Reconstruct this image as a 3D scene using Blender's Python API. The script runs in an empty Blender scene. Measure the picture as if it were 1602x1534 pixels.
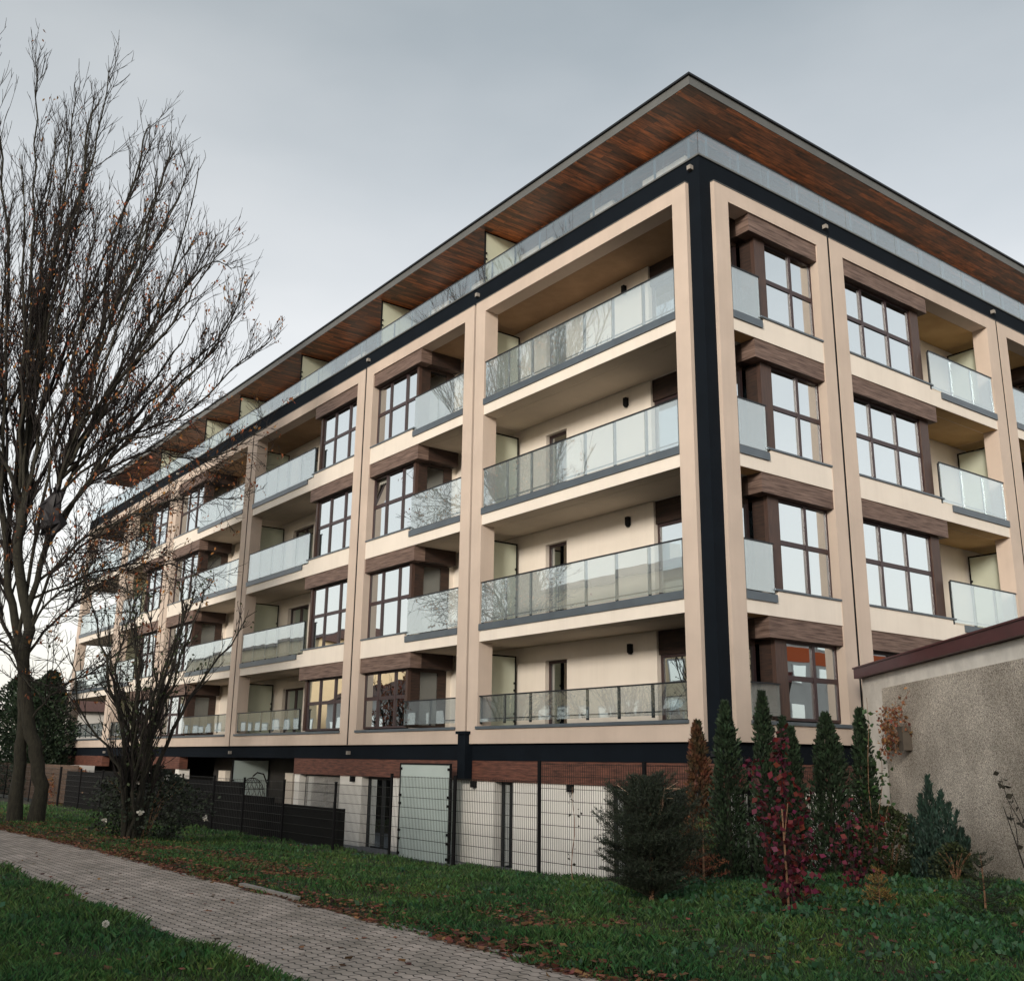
import bpy, math, random
import numpy as np
from mathutils import Matrix, Vector

rad = math.radians
SC = bpy.context.scene
COL = SC.collection
ZO = 1.7            # the building is laid out around eye level; the path lies 1.7 m below it

# ------------------------------------------------------------------ camera
cam_d = bpy.data.cameras.new('camera')
cam = bpy.data.objects.new('camera', cam_d)
COL.objects.link(cam)
cam_d.sensor_fit = 'HORIZONTAL'
cam_d.sensor_width = 36
cam_d.lens = 1598 / 1602 * 36
cam_d.clip_start = 0.1
cam_d.clip_end = 2000
CR = Vector((0.60373, 0.79709, 0.01209)); CU = Vector((0.19679, -0.16372, 0.96668)); CF = Vector((-0.77251, 0.58124, 0.25571))
CP = Vector((13.101, -14.750, ZO))
m = Matrix(((CR.x, CU.x, -CF.x, CP.x), (CR.y, CU.y, -CF.y, CP.y), (CR.z, CU.z, -CF.z, CP.z), (0, 0, 0, 1)))
cam.matrix_world = m
SC.camera = cam

# ------------------------------------------------------------------ world, sun, exposure
SUN_AZ = Vector((0.52, -0.85, 0))          # towards the sun
SUN_EL = rad(15)
W = bpy.data.worlds.new('World'); SC.world = W; W.use_nodes = True
nt = W.node_tree; nt.nodes.clear()
def wn(t, **k):
    n = nt.nodes.new(t)
    for a, b in k.items(): setattr(n, a, b)
    return n
sky = wn('ShaderNodeTexSky', sky_type='NISHITA', sun_disc=False)
sky.sun_elevation = SUN_EL
sky.sun_rotation = math.atan2(SUN_AZ.x, SUN_AZ.y)
sky.dust_density = 3
bg1 = wn('ShaderNodeBackground'); bg1.inputs[1].default_value = 0.05
tc = wn('ShaderNodeTexCoord'); sep = wn('ShaderNodeSeparateXYZ')
nz = wn('ShaderNodeTexNoise'); nz.inputs['Scale'].default_value = 2.1; nz.inputs['Detail'].default_value = 5; nz.inputs['Roughness'].default_value = .45
mp = wn('ShaderNodeMapping'); mp.inputs['Scale'].default_value = (1, 1, 2.6)
ramp = wn('ShaderNodeValToRGB')
e = ramp.color_ramp.elements
e[0].position = 0.0; e[0].color = (.78, .73, .67, 1)
e[1].position = 1.0; e[1].color = (.20, .235, .25, 1)
for p_, c_ in ((.20, (.75, .72, .675, 1)), (.36, (.625, .61, .58, 1)), (.50, (.46, .465, .45, 1)), (.66, (.28, .30, .295, 1))):
    q_ = e.new(p_); q_.color = c_
add = wn('ShaderNodeMath', operation='MULTIPLY_ADD'); add.inputs[1].default_value = .34
sub = wn('ShaderNodeMath', operation='ADD'); sub.inputs[1].default_value = -.17
bg2 = wn('ShaderNodeBackground'); bg2.inputs[1].default_value = 0.96
ads = wn('ShaderNodeAddShader'); out = wn('ShaderNodeOutputWorld')
L = nt.links.new
L(tc.outputs['Generated'], sep.inputs[0]); L(tc.outputs['Generated'], mp.inputs[0]); L(mp.outputs[0], nz.inputs[0])
L(nz.outputs[0], add.inputs[0]); L(sep.outputs[2], sub.inputs[0]); L(sub.outputs[0], add.inputs[2]); L(add.outputs[0], ramp.inputs[0])
L(ramp.outputs[0], bg2.inputs[0]); L(sky.outputs[0], bg1.inputs[0])
L(bg1.outputs[0], ads.inputs[0]); L(bg2.outputs[0], ads.inputs[1]); L(ads.outputs[0], out.inputs[0])

sd = bpy.data.lights.new('sun', 'SUN'); sun = bpy.data.objects.new('sun', sd); COL.objects.link(sun)
sd.energy = 2.5; sd.angle = rad(12); sd.color = (1, .92, .81)
sv = Vector((SUN_AZ.x * math.cos(SUN_EL), SUN_AZ.y * math.cos(SUN_EL), math.sin(SUN_EL)))
sun.rotation_euler = sv.to_track_quat('Z', 'Y').to_euler()
SC.view_settings.view_transform = 'Standard'; SC.view_settings.look = 'None'
SC.view_settings.exposure = 0.3; SC.view_settings.gamma = 1
SC.render.engine = 'CYCLES'
SC.cycles.use_denoising = True
SC.cycles.max_bounces = 10; SC.cycles.transparent_max_bounces = 24; SC.cycles.glossy_bounces = 4; SC.cycles.diffuse_bounces = 4
SC.cycles.caustics_reflective = False; SC.cycles.caustics_refractive = False

# ------------------------------------------------------------------ helpers: materials
def mat(name, col, rough=.8, metal=0, var=0.0, vscale=3.0, bump=0.0, bscale=40.0, stretch=None, island=0.0, col2=None, spec=.5, trans=0.0, detail=4, streak=0.0):
    """principled material whose colour wanders between col and col2 (or darker/lighter)"""
    M_ = bpy.data.materials.new(name); M_.use_nodes = True
    t = M_.node_tree; b = t.nodes['Principled BSDF']; l = t.links.new
    b.inputs['Roughness'].default_value = rough; b.inputs['Metallic'].default_value = metal
    b.inputs['Specular IOR Level'].default_value = spec
    b.inputs['Base Color'].default_value = (*col, 1)
    g = t.nodes.new('ShaderNodeNewGeometry')
    src = g.outputs['Position']
    if stretch:
        mp_ = t.nodes.new('ShaderNodeMapping'); mp_.inputs['Scale'].default_value = stretch; l(src, mp_.inputs[0]); src = mp_.outputs[0]
    c_out = None
    if var or col2:
        n = t.nodes.new('ShaderNodeTexNoise'); n.inputs['Scale'].default_value = vscale; n.inputs['Detail'].default_value = detail; n.inputs['Roughness'].default_value = .6
        l(src, n.inputs[0])
        r = t.nodes.new('ShaderNodeValToRGB'); l(n.outputs[0], r.inputs[0])
        a_, b_ = (tuple(min(1, x * (1 - var)) for x in col), tuple(min(1, x * (1 + var)) for x in col)) if col2 is None else (col, col2)
        r.color_ramp.elements[0].position = .32; r.color_ramp.elements[0].color = (*a_, 1)
        r.color_ramp.elements[1].position = .68; r.color_ramp.elements[1].color = (*b_, 1)
        c_out = r.outputs[0]
    if streak:
        ms = t.nodes.new('ShaderNodeMapping'); ms.inputs['Scale'].default_value = (5, 5, .22); l(g.outputs['Position'], ms.inputs[0])
        ns = t.nodes.new('ShaderNodeTexNoise'); ns.inputs['Scale'].default_value = 1.0; ns.inputs['Detail'].default_value = 6; ns.inputs['Roughness'].default_value = .65; l(ms.outputs[0], ns.inputs[0])
        rs_ = t.nodes.new('ShaderNodeValToRGB'); rs_.color_ramp.elements[0].position = .34; rs_.color_ramp.elements[0].color = (1 - streak * 1.2, 1 - streak * 1.3, 1 - streak * 1.4, 1); rs_.color_ramp.elements[1].position = .55; rs_.color_ramp.elements[1].color = (1, 1, 1, 1); l(ns.outputs[0], rs_.inputs[0])
        mm_ = t.nodes.new('ShaderNodeMix'); mm_.data_type = 'RGBA'; mm_.blend_type = 'MULTIPLY'; mm_.inputs[0].default_value = 1; l(c_out, mm_.inputs[6]); l(rs_.outputs[0], mm_.inputs[7]); c_out = mm_.outputs[2]
    if island:
        hs = t.nodes.new('ShaderNodeHueSaturation')
        ma = t.nodes.new('ShaderNodeMapRange'); ma.inputs['To Min'].default_value = 1 - island; ma.inputs['To Max'].default_value = 1 + island
        mh = t.nodes.new('ShaderNodeMapRange'); mh.inputs['To Min'].default_value = .5 - island * .045; mh.inputs['To Max'].default_value = .5 + island * .045
        wn_ = t.nodes.new('ShaderNodeTexWhiteNoise'); wn_.noise_dimensions = '1D'
        l(g.outputs['Random Per Island'], ma.inputs['Value']); l(g.outputs['Random Per Island'], wn_.inputs['W']); l(wn_.outputs['Value'], mh.inputs['Value'])
        l(ma.outputs[0], hs.inputs['Value']); l(mh.outputs[0], hs.inputs['Hue'])
        if c_out: l(c_out, hs.inputs['Color'])
        else: hs.inputs['Color'].default_value = (*col, 1)
        c_out = hs.outputs[0]
    if c_out: l(c_out, b.inputs['Base Color'])
    if bump:
        n2 = t.nodes.new('ShaderNodeTexNoise'); n2.inputs['Scale'].default_value = bscale; n2.inputs['Detail'].default_value = 3
        l(src, n2.inputs[0]); bp = t.nodes.new('ShaderNodeBump'); bp.inputs['Strength'].default_value = bump; bp.inputs['Distance'].default_value = .02
        l(n2.outputs[0], bp.inputs['Height']); l(bp.outputs[0], b.inputs['Normal'])
    if trans:
        ts = t.nodes.new('ShaderNodeBsdfTranslucent'); mx = t.nodes.new('ShaderNodeMixShader'); mx.inputs[0].default_value = trans
        o_ = t.nodes['Material Output']
        if c_out: l(c_out, ts.inputs[0])
        else: ts.inputs[0].default_value = (*col, 1)
        l(b.outputs[0], mx.inputs[1]); l(ts.outputs[0], mx.inputs[2]); l(mx.outputs[0], o_.inputs[0])
    return M_

def glassmat(name, gloss, tint, trans_col, milky=0.0, milk_col=(.8, .85, .83), wav=.02, wscale=1.3, rough=.01, span=.35, tilt=.012):
    M_ = bpy.data.materials.new(name); M_.use_nodes = True
    t = M_.node_tree; l = t.links.new; t.nodes.remove(t.nodes['Principled BSDF']); o_ = t.nodes['Material Output']
    gl = t.nodes.new('ShaderNodeBsdfGlossy'); gl.inputs['Color'].default_value = (*tint, 1); gl.inputs['Roughness'].default_value = rough
    tr = t.nodes.new('ShaderNodeBsdfTransparent'); tr.inputs[0].default_value = (*trans_col, 1)
    df = t.nodes.new('ShaderNodeBsdfDiffuse'); df.inputs[0].default_value = (*milk_col, 1)
    fr = t.nodes.new('ShaderNodeLayerWeight'); fr.inputs[0].default_value = .35
    mr = t.nodes.new('ShaderNodeMapRange'); mr.inputs['To Min'].default_value = gloss; mr.inputs['To Max'].default_value = min(1, gloss + span)
    l(fr.outputs['Facing'], mr.inputs['Value'])
    g = t.nodes.new('ShaderNodeNewGeometry'); n = t.nodes.new('ShaderNodeTexNoise'); n.inputs['Scale'].default_value = wscale; n.inputs['Detail'].default_value = 1.5
    l(g.outputs['Position'], n.inputs[0]); bp = t.nodes.new('ShaderNodeBump'); bp.inputs['Strength'].default_value = wav; bp.inputs['Distance'].default_value = .25
    l(n.outputs[0], bp.inputs['Height']); l(bp.outputs[0], gl.inputs['Normal'])
    wn2 = t.nodes.new('ShaderNodeTexWhiteNoise'); wn2.noise_dimensions = '1D'; l(g.outputs['Random Per Island'], wn2.inputs['W'])
    vm = t.nodes.new('ShaderNodeVectorMath'); vm.operation = 'MULTIPLY_ADD'; vm.inputs[1].default_value = (tilt,) * 3; vm.inputs[2].default_value = (-tilt / 2,) * 3; l(wn2.outputs['Color'], vm.inputs[0])
    va = t.nodes.new('ShaderNodeVectorMath'); va.operation = 'ADD'; l(bp.outputs[0], va.inputs[0]); l(vm.outputs[0], va.inputs[1])
    vn = t.nodes.new('ShaderNodeVectorMath'); vn.operation = 'NORMALIZE'; l(va.outputs[0], vn.inputs[0]); l(vn.outputs[0], gl.inputs['Normal'])
    m1 = t.nodes.new('ShaderNodeMixShader'); m1.inputs[0].default_value = milky
    l(tr.outputs[0], m1.inputs[1]); l(df.outputs[0], m1.inputs[2])
    m2 = t.nodes.new('ShaderNodeMixShader'); l(mr.outputs[0], m2.inputs[0]); l(m1.outputs[0], m2.inputs[1]); l(gl.outputs[0], m2.inputs[2]); l(m2.outputs[0], o_.inputs[0])
    return M_

def soffitmat():
    M_ = bpy.data.materials.new('soffit_planks'); M_.use_nodes = True
    t = M_.node_tree; b = t.nodes['Principled BSDF']; l = t.links.new
    g = t.nodes.new('ShaderNodeNewGeometry')
    sp = t.nodes.new('ShaderNodeSeparateXYZ'); l(g.outputs['Position'], sp.inputs[0])
    cb = t.nodes.new('ShaderNodeCombineXYZ'); l(sp.outputs[1], cb.inputs[0]); l(sp.outputs[0], cb.inputs[1])
    br = t.nodes.new('ShaderNodeTexBrick'); br.inputs['Scale'].default_value = 1; br.inputs['Brick Width'].default_value = 1.9; br.inputs['Row Height'].default_value = .16
    br.inputs['Mortar Size'].default_value = .006; br.inputs['Color1'].default_value = (.30, .118, .048, 1); br.inputs['Color2'].default_value = (.06, .027, .016, 1); br.inputs['Mortar'].default_value = (.012, .008, .006, 1)
    l(cb.outputs[0], br.inputs[0])
    mp_ = t.nodes.new('ShaderNodeMapping'); mp_.inputs['Scale'].default_value = (1.0, 7, 1); l(cb.outputs[0], mp_.inputs[0])
    n = t.nodes.new('ShaderNodeTexNoise'); n.inputs['Scale'].default_value = 1.6; n.inputs['Detail'].default_value = 6; n.inputs['Roughness'].default_value = .7; l(mp_.outputs[0], n.inputs[0])
    r = t.nodes.new('ShaderNodeValToRGB'); r.color_ramp.elements[0].position = .36; r.color_ramp.elements[0].color = (.16, .15, .17, 1); r.color_ramp.elements[1].position = .66; r.color_ramp.elements[1].color = (2.5, 1.9, 1.35, 1); l(n.outputs[0], r.inputs[0])
    mx = t.nodes.new('ShaderNodeMix'); mx.data_type = 'RGBA'; mx.blend_type = 'MULTIPLY'; mx.inputs[0].default_value = 1
    l(br.outputs[0], mx.inputs[6]); l(r.outputs[0], mx.inputs[7]); l(mx.outputs[2], b.inputs['Base Color'])
    b.inputs['Roughness'].default_value = .5
    return M_

def pavermat():
    M_ = bpy.data.materials.new('wave_pavers'); M_.use_nodes = True
    t = M_.node_tree; b = t.nodes['Principled BSDF']; l = t.links.new
    g = t.nodes.new('ShaderNodeNewGeometry'); sp = t.nodes.new('ShaderNodeSeparateXYZ'); l(g.outputs['Position'], sp.inputs[0])
    pp = t.nodes.new('ShaderNodeMath'); pp.operation = 'PINGPONG'; pp.inputs[1].default_value = .0625; l(sp.outputs[0], pp.inputs[0])
    ma = t.nodes.new('ShaderNodeMath'); ma.operation = 'MULTIPLY_ADD'; ma.inputs[1].default_value = .42; l(pp.outputs[0], ma.inputs[0]); l(sp.outputs[1], ma.inputs[2])
    cb = t.nodes.new('ShaderNodeCombineXYZ'); l(sp.outputs[0], cb.inputs[0]); l(ma.outputs[0], cb.inputs[1])
    br = t.nodes.new('ShaderNodeTexBrick'); br.inputs['Scale'].default_value = 1; br.inputs['Brick Width'].default_value = .25; br.inputs['Row Height'].default_value = .115
    br.inputs['Mortar Size'].default_value = .0085; br.inputs['Mortar Smooth'].default_value = .35
    br.inputs['Color1'].default_value = (.52, .44, .395, 1); br.inputs['Color2'].default_value = (.38, .325, .29, 1); br.inputs['Mortar'].default_value = (.035, .03, .027, 1)
    l(cb.outputs[0], br.inputs[0])
    n = t.nodes.new('ShaderNodeTexNoise'); n.inputs['Scale'].default_value = 1.7; n.inputs['Detail'].default_value = 7; n.inputs['Roughness'].default_value = .65; l(g.outputs['Position'], n.inputs[0])
    r = t.nodes.new('ShaderNodeValToRGB'); r.color_ramp.elements[0].position = .3; r.color_ramp.elements[0].color = (.50, .50, .45, 1); r.color_ramp.elements[1].position = .7; r.color_ramp.elements[1].color = (1.16, 1.13, 1.1, 1); l(n.outputs[0], r.inputs[0])
    mx = t.nodes.new('ShaderNodeMix'); mx.data_type = 'RGBA'; mx.blend_type = 'MULTIPLY'; mx.inputs[0].default_value = 1
    l(br.outputs[0], mx.inputs[6]); l(r.outputs[0], mx.inputs[7]); l(mx.outputs[2], b.inputs['Base Color'])
    bp = t.nodes.new('ShaderNodeBump'); bp.inputs['Strength'].default_value = .8; bp.inputs['Distance'].default_value = .008; bp.invert = True
    l(br.outputs['Fac'], bp.inputs['Height']); l(bp.outputs[0], b.inputs['Normal'])
    b.inputs['Roughness'].default_value = .85
    return M_

def pebblemat():
    M_ = bpy.data.materials.new('pebble_dash'); M_.use_nodes = True
    t = M_.node_tree; b = t.nodes['Principled BSDF']; l = t.links.new
    g = t.nodes.new('ShaderNodeNewGeometry')
    v = t.nodes.new('ShaderNodeTexVoronoi'); v.inputs['Scale'].default_value = 95; l(g.outputs['Position'], v.inputs[0])
    r = t.nodes.new('ShaderNodeValToRGB'); l(v.outputs['Color'], r.inputs[0])
    r.color_ramp.elements[0].position = .25; r.color_ramp.elements[0].color = (.25, .215, .185, 1); r.color_ramp.elements[1].position = .75; r.color_ramp.elements[1].color = (.92, .86, .78, 1)
    n = t.nodes.new('ShaderNodeTexNoise'); n.inputs['Scale'].default_value = .9; n.inputs['Detail'].default_value = 5; l(g.outputs['Position'], n.inputs[0])
    r2 = t.nodes.new('ShaderNodeValToRGB'); r2.color_ramp.elements[0].position = .35; r2.color_ramp.elements[0].color = (.62, .60, .57, 1); r2.color_ramp.elements[1].position = .65; r2.color_ramp.elements[1].color = (1.05, 1.04, 1.02, 1); l(n.outputs[0], r2.inputs[0])
    mx = t.nodes.new('ShaderNodeMix'); mx.data_type = 'RGBA'; mx.blend_type = 'MULTIPLY'; mx.inputs[0].default_value = 1
    l(r.outputs[0], mx.inputs[6]); l(r2.outputs[0], mx.inputs[7]); l(mx.outputs[2], b.inputs['Base Color'])
    bp = t.nodes.new('ShaderNodeBump'); bp.inputs['Strength'].default_value = .9; bp.inputs['Distance'].default_value = .012; l(v.outputs['Distance'], bp.inputs['Height']); bp.invert = True; l(bp.outputs[0], b.inputs['Normal'])
    b.inputs['Roughness'].default_value = .9
    return M_

K = {}
K['beige'] = mat('beige_render', (.548, .455, .39), .92, var=.07, vscale=.7, bump=.25, bscale=160, streak=.03)
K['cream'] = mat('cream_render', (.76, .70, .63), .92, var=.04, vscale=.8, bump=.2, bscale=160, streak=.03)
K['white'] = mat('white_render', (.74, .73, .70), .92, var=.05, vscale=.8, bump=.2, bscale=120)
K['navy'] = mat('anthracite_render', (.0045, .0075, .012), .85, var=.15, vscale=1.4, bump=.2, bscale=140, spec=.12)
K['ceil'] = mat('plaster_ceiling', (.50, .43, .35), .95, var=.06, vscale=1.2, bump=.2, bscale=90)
K['ceil_top'] = mat('brown_top_ceiling', (.25, .155, .085), .9, col2=(.33, .21, .12), vscale=1.6, bump=.3, bscale=70)  # top-floor ceilings, given a browner colour than the plaster below
K['ceil_ochre'] = mat('bounce_tint_ceiling', (.42, .27, .12), .9, col2=(.52, .35, .17), vscale=1.3, bump=.2, bscale=70)  # facade B ceilings: warm bounce light put into the plaster colour
K['band'] = mat('grey_blue_metal', (.10, .125, .15), .38, metal=.3, var=.12, vscale=2)
K['fascia'] = mat('grey_roof_fascia', (.105, .11, .11), .6, var=.1, vscale=1.5)
K['darkmetal'] = mat('dark_metal', (.018, .02, .024), .45, metal=.4)
K['soffit'] = soffitmat()
K['timber'] = mat('weathered_timber_cladding', (.055, .031, .024), .7, col2=(.23, .158, .13), vscale=2.2, stretch=(.7, .7, 12), bump=.4, bscale=9, detail=9)
K['timber_red'] = mat('red_brown_timber_cladding', (.035, .013, .010), .65, col2=(.19, .075, .05), vscale=2.2, stretch=(1.2, 1.2, 12), bump=.4, bscale=9, detail=8)
K['timber_dark'] = mat('dark_brown_timber', (.010, .006, .005), .7, col2=(.048, .023, .015), vscale=2.2, stretch=(1.3, 1.3, 12), detail=8)  # darker brown than the lintel fronts, for returns and recessed panels
K['frame'] = mat('dark_brown_window_frame', (.040, .022, .024), .42, var=.25, vscale=5, stretch=(8, 8, 1))
K['frame_v'] = mat('brown_woodgrain_post', (.082, .044, .032), .5, col2=(.040, .023, .019), vscale=4, stretch=(12, 12, .8), detail=6)
K['pane'] = glassmat('window_glass', .70, (.88, .95, .98), (.42, .44, .44), wav=.010, wscale=.8)
K['rail_glass'] = glassmat('balcony_glass', .10, (.90, .965, .985), (.87, .91, .925), milky=.16, milk_col=(.72, .82, .85), wav=.006, wscale=.9, span=.68)
K['side_pane'] = glassmat('side_window_glass', .16, (.85, .93, .97), (.35, .36, .36), wav=.01, wscale=.8, span=.3)
K['terrace_glass'] = glassmat('terrace_glass', .08, (.90, .965, .985), (.86, .90, .92), milky=.03, milk_col=(.70, .78, .82), wav=.006, wscale=.9, span=.5)
K['screen'] = mat('frosted_green_glass', (.66, .70, .59), .35, var=.06, vscale=.8, trans=.35)
K['screen_b'] = mat('frosted_blue_glass', (.56, .66, .65), .3, var=.06, vscale=.8, trans=.2)
K['black'] = mat('black_metal', (.005, .005, .006), .8, spec=.2)
K['curtain'] = mat('pale_curtain', (.55, .55, .50), .95, var=.2, vscale=1, stretch=(18, 18, .2), trans=.2)
K['blind'] = mat('white_blind', (.55, .54, .52), .6)
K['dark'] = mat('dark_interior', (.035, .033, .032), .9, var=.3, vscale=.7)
K['lawn'] = mat('lawn_soil', (.018, .026, .012), .95, col2=(.04, .032, .02), vscale=1.5, bump=.8, bscale=12)
K['grass'] = mat('grass_blades', (.024, .100, .030), .55, island=.8, col2=(.085, .150, .034), vscale=.55, trans=.3)
K['leaf_litter'] = mat('fallen_leaf', (.17, .075, .04), .85, island=.85, trans=.15)
K['paver'] = pavermat()
K['concrete'] = mat('concrete', (.26, .24, .22), .9, var=.15, vscale=5, bump=.3, bscale=60)
K['patio'] = mat('grey_paving', (.12, .125, .135), .85, var=.15, vscale=3)
K['asphalt'] = mat('asphalt', (.06, .058, .055), .95, var=.15, vscale=2)
K['pebble'] = pebblemat()
K['plaster_w'] = mat('old_white_plaster', (.76, .73, .68), .92, var=.12, vscale=2.2, bump=.5, bscale=18)
K['coping'] = mat('dark_red_sheet_metal', (.085, .018, .022), .42, metal=.15, var=.18, vscale=3)
K['bark'] = mat('dark_bark', (.012, .011, .008), .95, col2=(.036, .033, .022), vscale=7, stretch=(3, 3, .8), bump=.9, bscale=25)
K['twig'] = mat('dark_twig', (.014, .010, .009), .9, var=.3, vscale=2)
K['orange_leaf'] = mat('dry_orange_leaf', (.26, .10, .035), .85, island=.6, trans=.25)
K['thuja'] = mat('dark_thuja_foliage', (.020, .040, .018), .7, island=.55, var=.4, vscale=4, trans=.15)
K['thuja_red'] = mat('browning_thuja_foliage', (.028, .034, .014), .75, col2=(.15, .045, .02), vscale=3.5, island=.4)
K['spruce'] = mat('dark_spruce_needles', (.018, .028, .015), .7, island=.5, var=.3, vscale=5)
K['juniper'] = mat('blue_green_juniper', (.015, .040, .028), .7, island=.5, var=.35, vscale=4)
K['shrubg'] = mat('olive_shrub_leaf', (.04, .055, .02), .65, island=.5, trans=.2)
K['leafg'] = mat('green_leaf', (.04, .085, .025), .55, island=.5, trans=.3)
K['weedleaf'] = mat('low_weed_leaf', (.036, .11, .048), .55, island=.5, trans=.25)
K['redleaf'] = mat('crimson_leaf', (.105, .011, .020), .6, island=.9, trans=.25)
K['yellowfir'] = mat('yellowing_needles', (.22, .12, .03), .7, island=.5)
K['firg'] = mat('fresh_fir_needles', (.09, .14, .04), .65, island=.4)
K['firbrown'] = mat('dead_fir_needles', (.26, .085, .04), .75, island=.45)
K['paleleaf'] = mat('dry_pale_leaf', (.42, .28, .20), .8, island=.4)
K['stem'] = mat('pale_brown_stem', (.22, .12, .07), .8, var=.3, vscale=9)
K['bloom'] = mat('white_bloom', (.7, .68, .62), .7, island=.15)
K['woodfence'] = mat('brown_plank_fence', (.06, .038, .028), .85, col2=(.12, .075, .05), vscale=3, stretch=(.6, .6, 9))
K['rattan'] = mat('black_rattan', (.012, .011, .010), .6)
K['bag'] = mat('torn_dark_plastic', (.018, .016, .019), .55, spec=.4)
K['oppo'] = mat('sunlit_tint_render', (.85, .66, .42), .9, var=.06, vscale=.6)  # warm sunlight on the street-side walls is put into this yellow
K['oppo2'] = mat('white_grey_render', (.60, .58, .55), .9, var=.06, vscale=.6)
K['oppo_or'] = mat('orange_render', (.62, .12, .03), .85)
K['roof_red'] = mat('brown_tiles', (.10, .05, .04), .8, var=.3, vscale=8)
K['carwhite'] = mat('white_car_paint', (.75, .75, .74), .25)
K['carglass'] = mat('dark_car_glass', (.02, .02, .025), .1)

# ------------------------------------------------------------------ helpers: objects
def root(name, label, cat, loc=(0, 0, 0), group=None):
    o = bpy.data.objects.new(name, None); COL.objects.link(o)
    o.location = (loc[0], loc[1], loc[2] + ZO); o.empty_display_size = .2
    o['label'] = label; o['category'] = cat
    if group: o['group'] = group
    return o
def tag(o, label=None, cat=None, group=None, kind=None):
    for k_, v_ in (('label', label), ('category', cat), ('group', group), ('kind', kind)):
        if v_: o[k_] = v_
    return o
def wloc(o):
    p = Vector((0, 0, 0))
    while o is not None: p += Vector(o.location); o = o.parent
    return p
def link_mesh(name, V, Fc, m_, parent=None, smooth=False, base=None):
    """V in layout coordinates (z from eye level); Fc quads or tris as list, or (n,k) array"""
    V = np.asarray(V, dtype=np.float64).reshape(-1, 3).copy(); V[:, 2] += ZO
    me = bpy.data.meshes.new(name)
    off = np.array(wloc(parent)) if parent else (np.array([base[0], base[1], base[2] + ZO]) if base is not None else np.zeros(3))
    V -= off
    if isinstance(Fc, np.ndarray):
        n, k = Fc.shape
        me.vertices.add(len(V)); me.vertices.foreach_set('co', V.astype(np.float32).ravel())
        me.loops.add(n * k); me.loops.foreach_set('vertex_index', Fc.astype(np.int32).ravel())
        me.polygons.add(n); me.polygons.foreach_set('loop_start', np.arange(0, n * k, k, dtype=np.int32))
        me.update(calc_edges=True)
    else:
        me.from_pydata(V.tolist(), [], Fc); me.update()
    if smooth: me.polygons.foreach_set('use_smooth', np.ones(len(me.polygons), dtype=bool))
    if m_: me.materials.append(m_)
    o = bpy.data.objects.new(name, me); COL.objects.link(o)
    if parent: o.parent = parent
    elif base is not None: o.location = off
    return o

class MB:
    def __init__(s): s.v = []; s.f = []
    def box(s, x0, x1, y0, y1, z0, z1):
        x0, x1 = sorted((x0, x1)); y0, y1 = sorted((y0, y1)); z0, z1 = sorted((z0, z1)); n = len(s.v)
        s.v += [(x0, y0, z0), (x1, y0, z0), (x1, y1, z0), (x0, y1, z0), (x0, y0, z1), (x1, y0, z1), (x1, y1, z1), (x0, y1, z1)]
        s.f += [tuple(n + i for i in q_) for q_ in ((0, 3, 2, 1), (4, 5, 6, 7), (0, 1, 5, 4), (1, 2, 6, 5), (2, 3, 7, 6), (3, 0, 4, 7))]
        return s
    def fb(s, f, a0, a1, d0, d1, z0, z1):
        """box in facade coordinates: a along from the corner, d inwards"""
        return s.box(-a0, -a1, d0, d1, z0, z1) if f == 'A' else s.box(-d0, -d1, a0, a1, z0, z1)
    def obox(s, p, q, w, h0, h1):
        """box along segment p-q (xy), width w, between z h0..h1"""
        p = np.array(p[:2], float); q = np.array(q[:2], float); d = q - p; d /= np.linalg.norm(d); nn = np.array([-d[1], d[0]]) * w / 2; n = len(s.v)
        c = [p - nn, q - nn, q + nn, p + nn]
        s.v += [(*x, h0) for x in c] + [(*x, h1) for x in c]
        s.f += [tuple(n + i for i in q_) for q_ in ((0, 3, 2, 1), (4, 5, 6, 7), (0, 1, 5, 4), (1, 2, 6, 5), (2, 3, 7, 6), (3, 0, 4, 7))]
        return s
    def tube(s, pts, rs, n=6, cap=True):
        pts = [np.array(p, float) for p in pts]
        if not hasattr(rs, '__len__'): rs = [rs] * len(pts)
        b0 = len(s.v); up = np.array([0.31, 0.2, 0.93])
        for i, p in enumerate(pts):
            d = pts[min(i + 1, len(pts) - 1)] - pts[max(i - 1, 0)]; d /= (np.linalg.norm(d) + 1e-9)
            x = np.cross(d, up); x = x / (np.linalg.norm(x) + 1e-9); y = np.cross(d, x)
            for k in range(n):
                a = 2 * math.pi * k / n; s.v.append(tuple(p + rs[i] * (math.cos(a) * x + math.sin(a) * y)))
        for i in range(len(pts) - 1):
            for k in range(n):
                k2 = (k + 1) % n
                s.f.append((b0 + i * n + k, b0 + i * n + k2, b0 + (i + 1) * n + k2, b0 + (i + 1) * n + k))
        if cap:
            s.f.append(tuple(b0 + k for k in range(n))[::-1]); s.f.append(tuple(b0 + (len(pts) - 1) * n + k for k in range(n)))
        return s
    def poly(s, pts, f):
        n = len(s.v); s.v += [tuple(p) for p in pts]; s.f += [tuple(n + i for i in q_) for q_ in f]; return s
    def build(s, name, m_, parent=None, smooth=False, base=None):
        return link_mesh(name, s.v, s.f, m_, parent, smooth, base)

rnd = random.Random(7); rng = np.random.default_rng(11)

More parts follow.
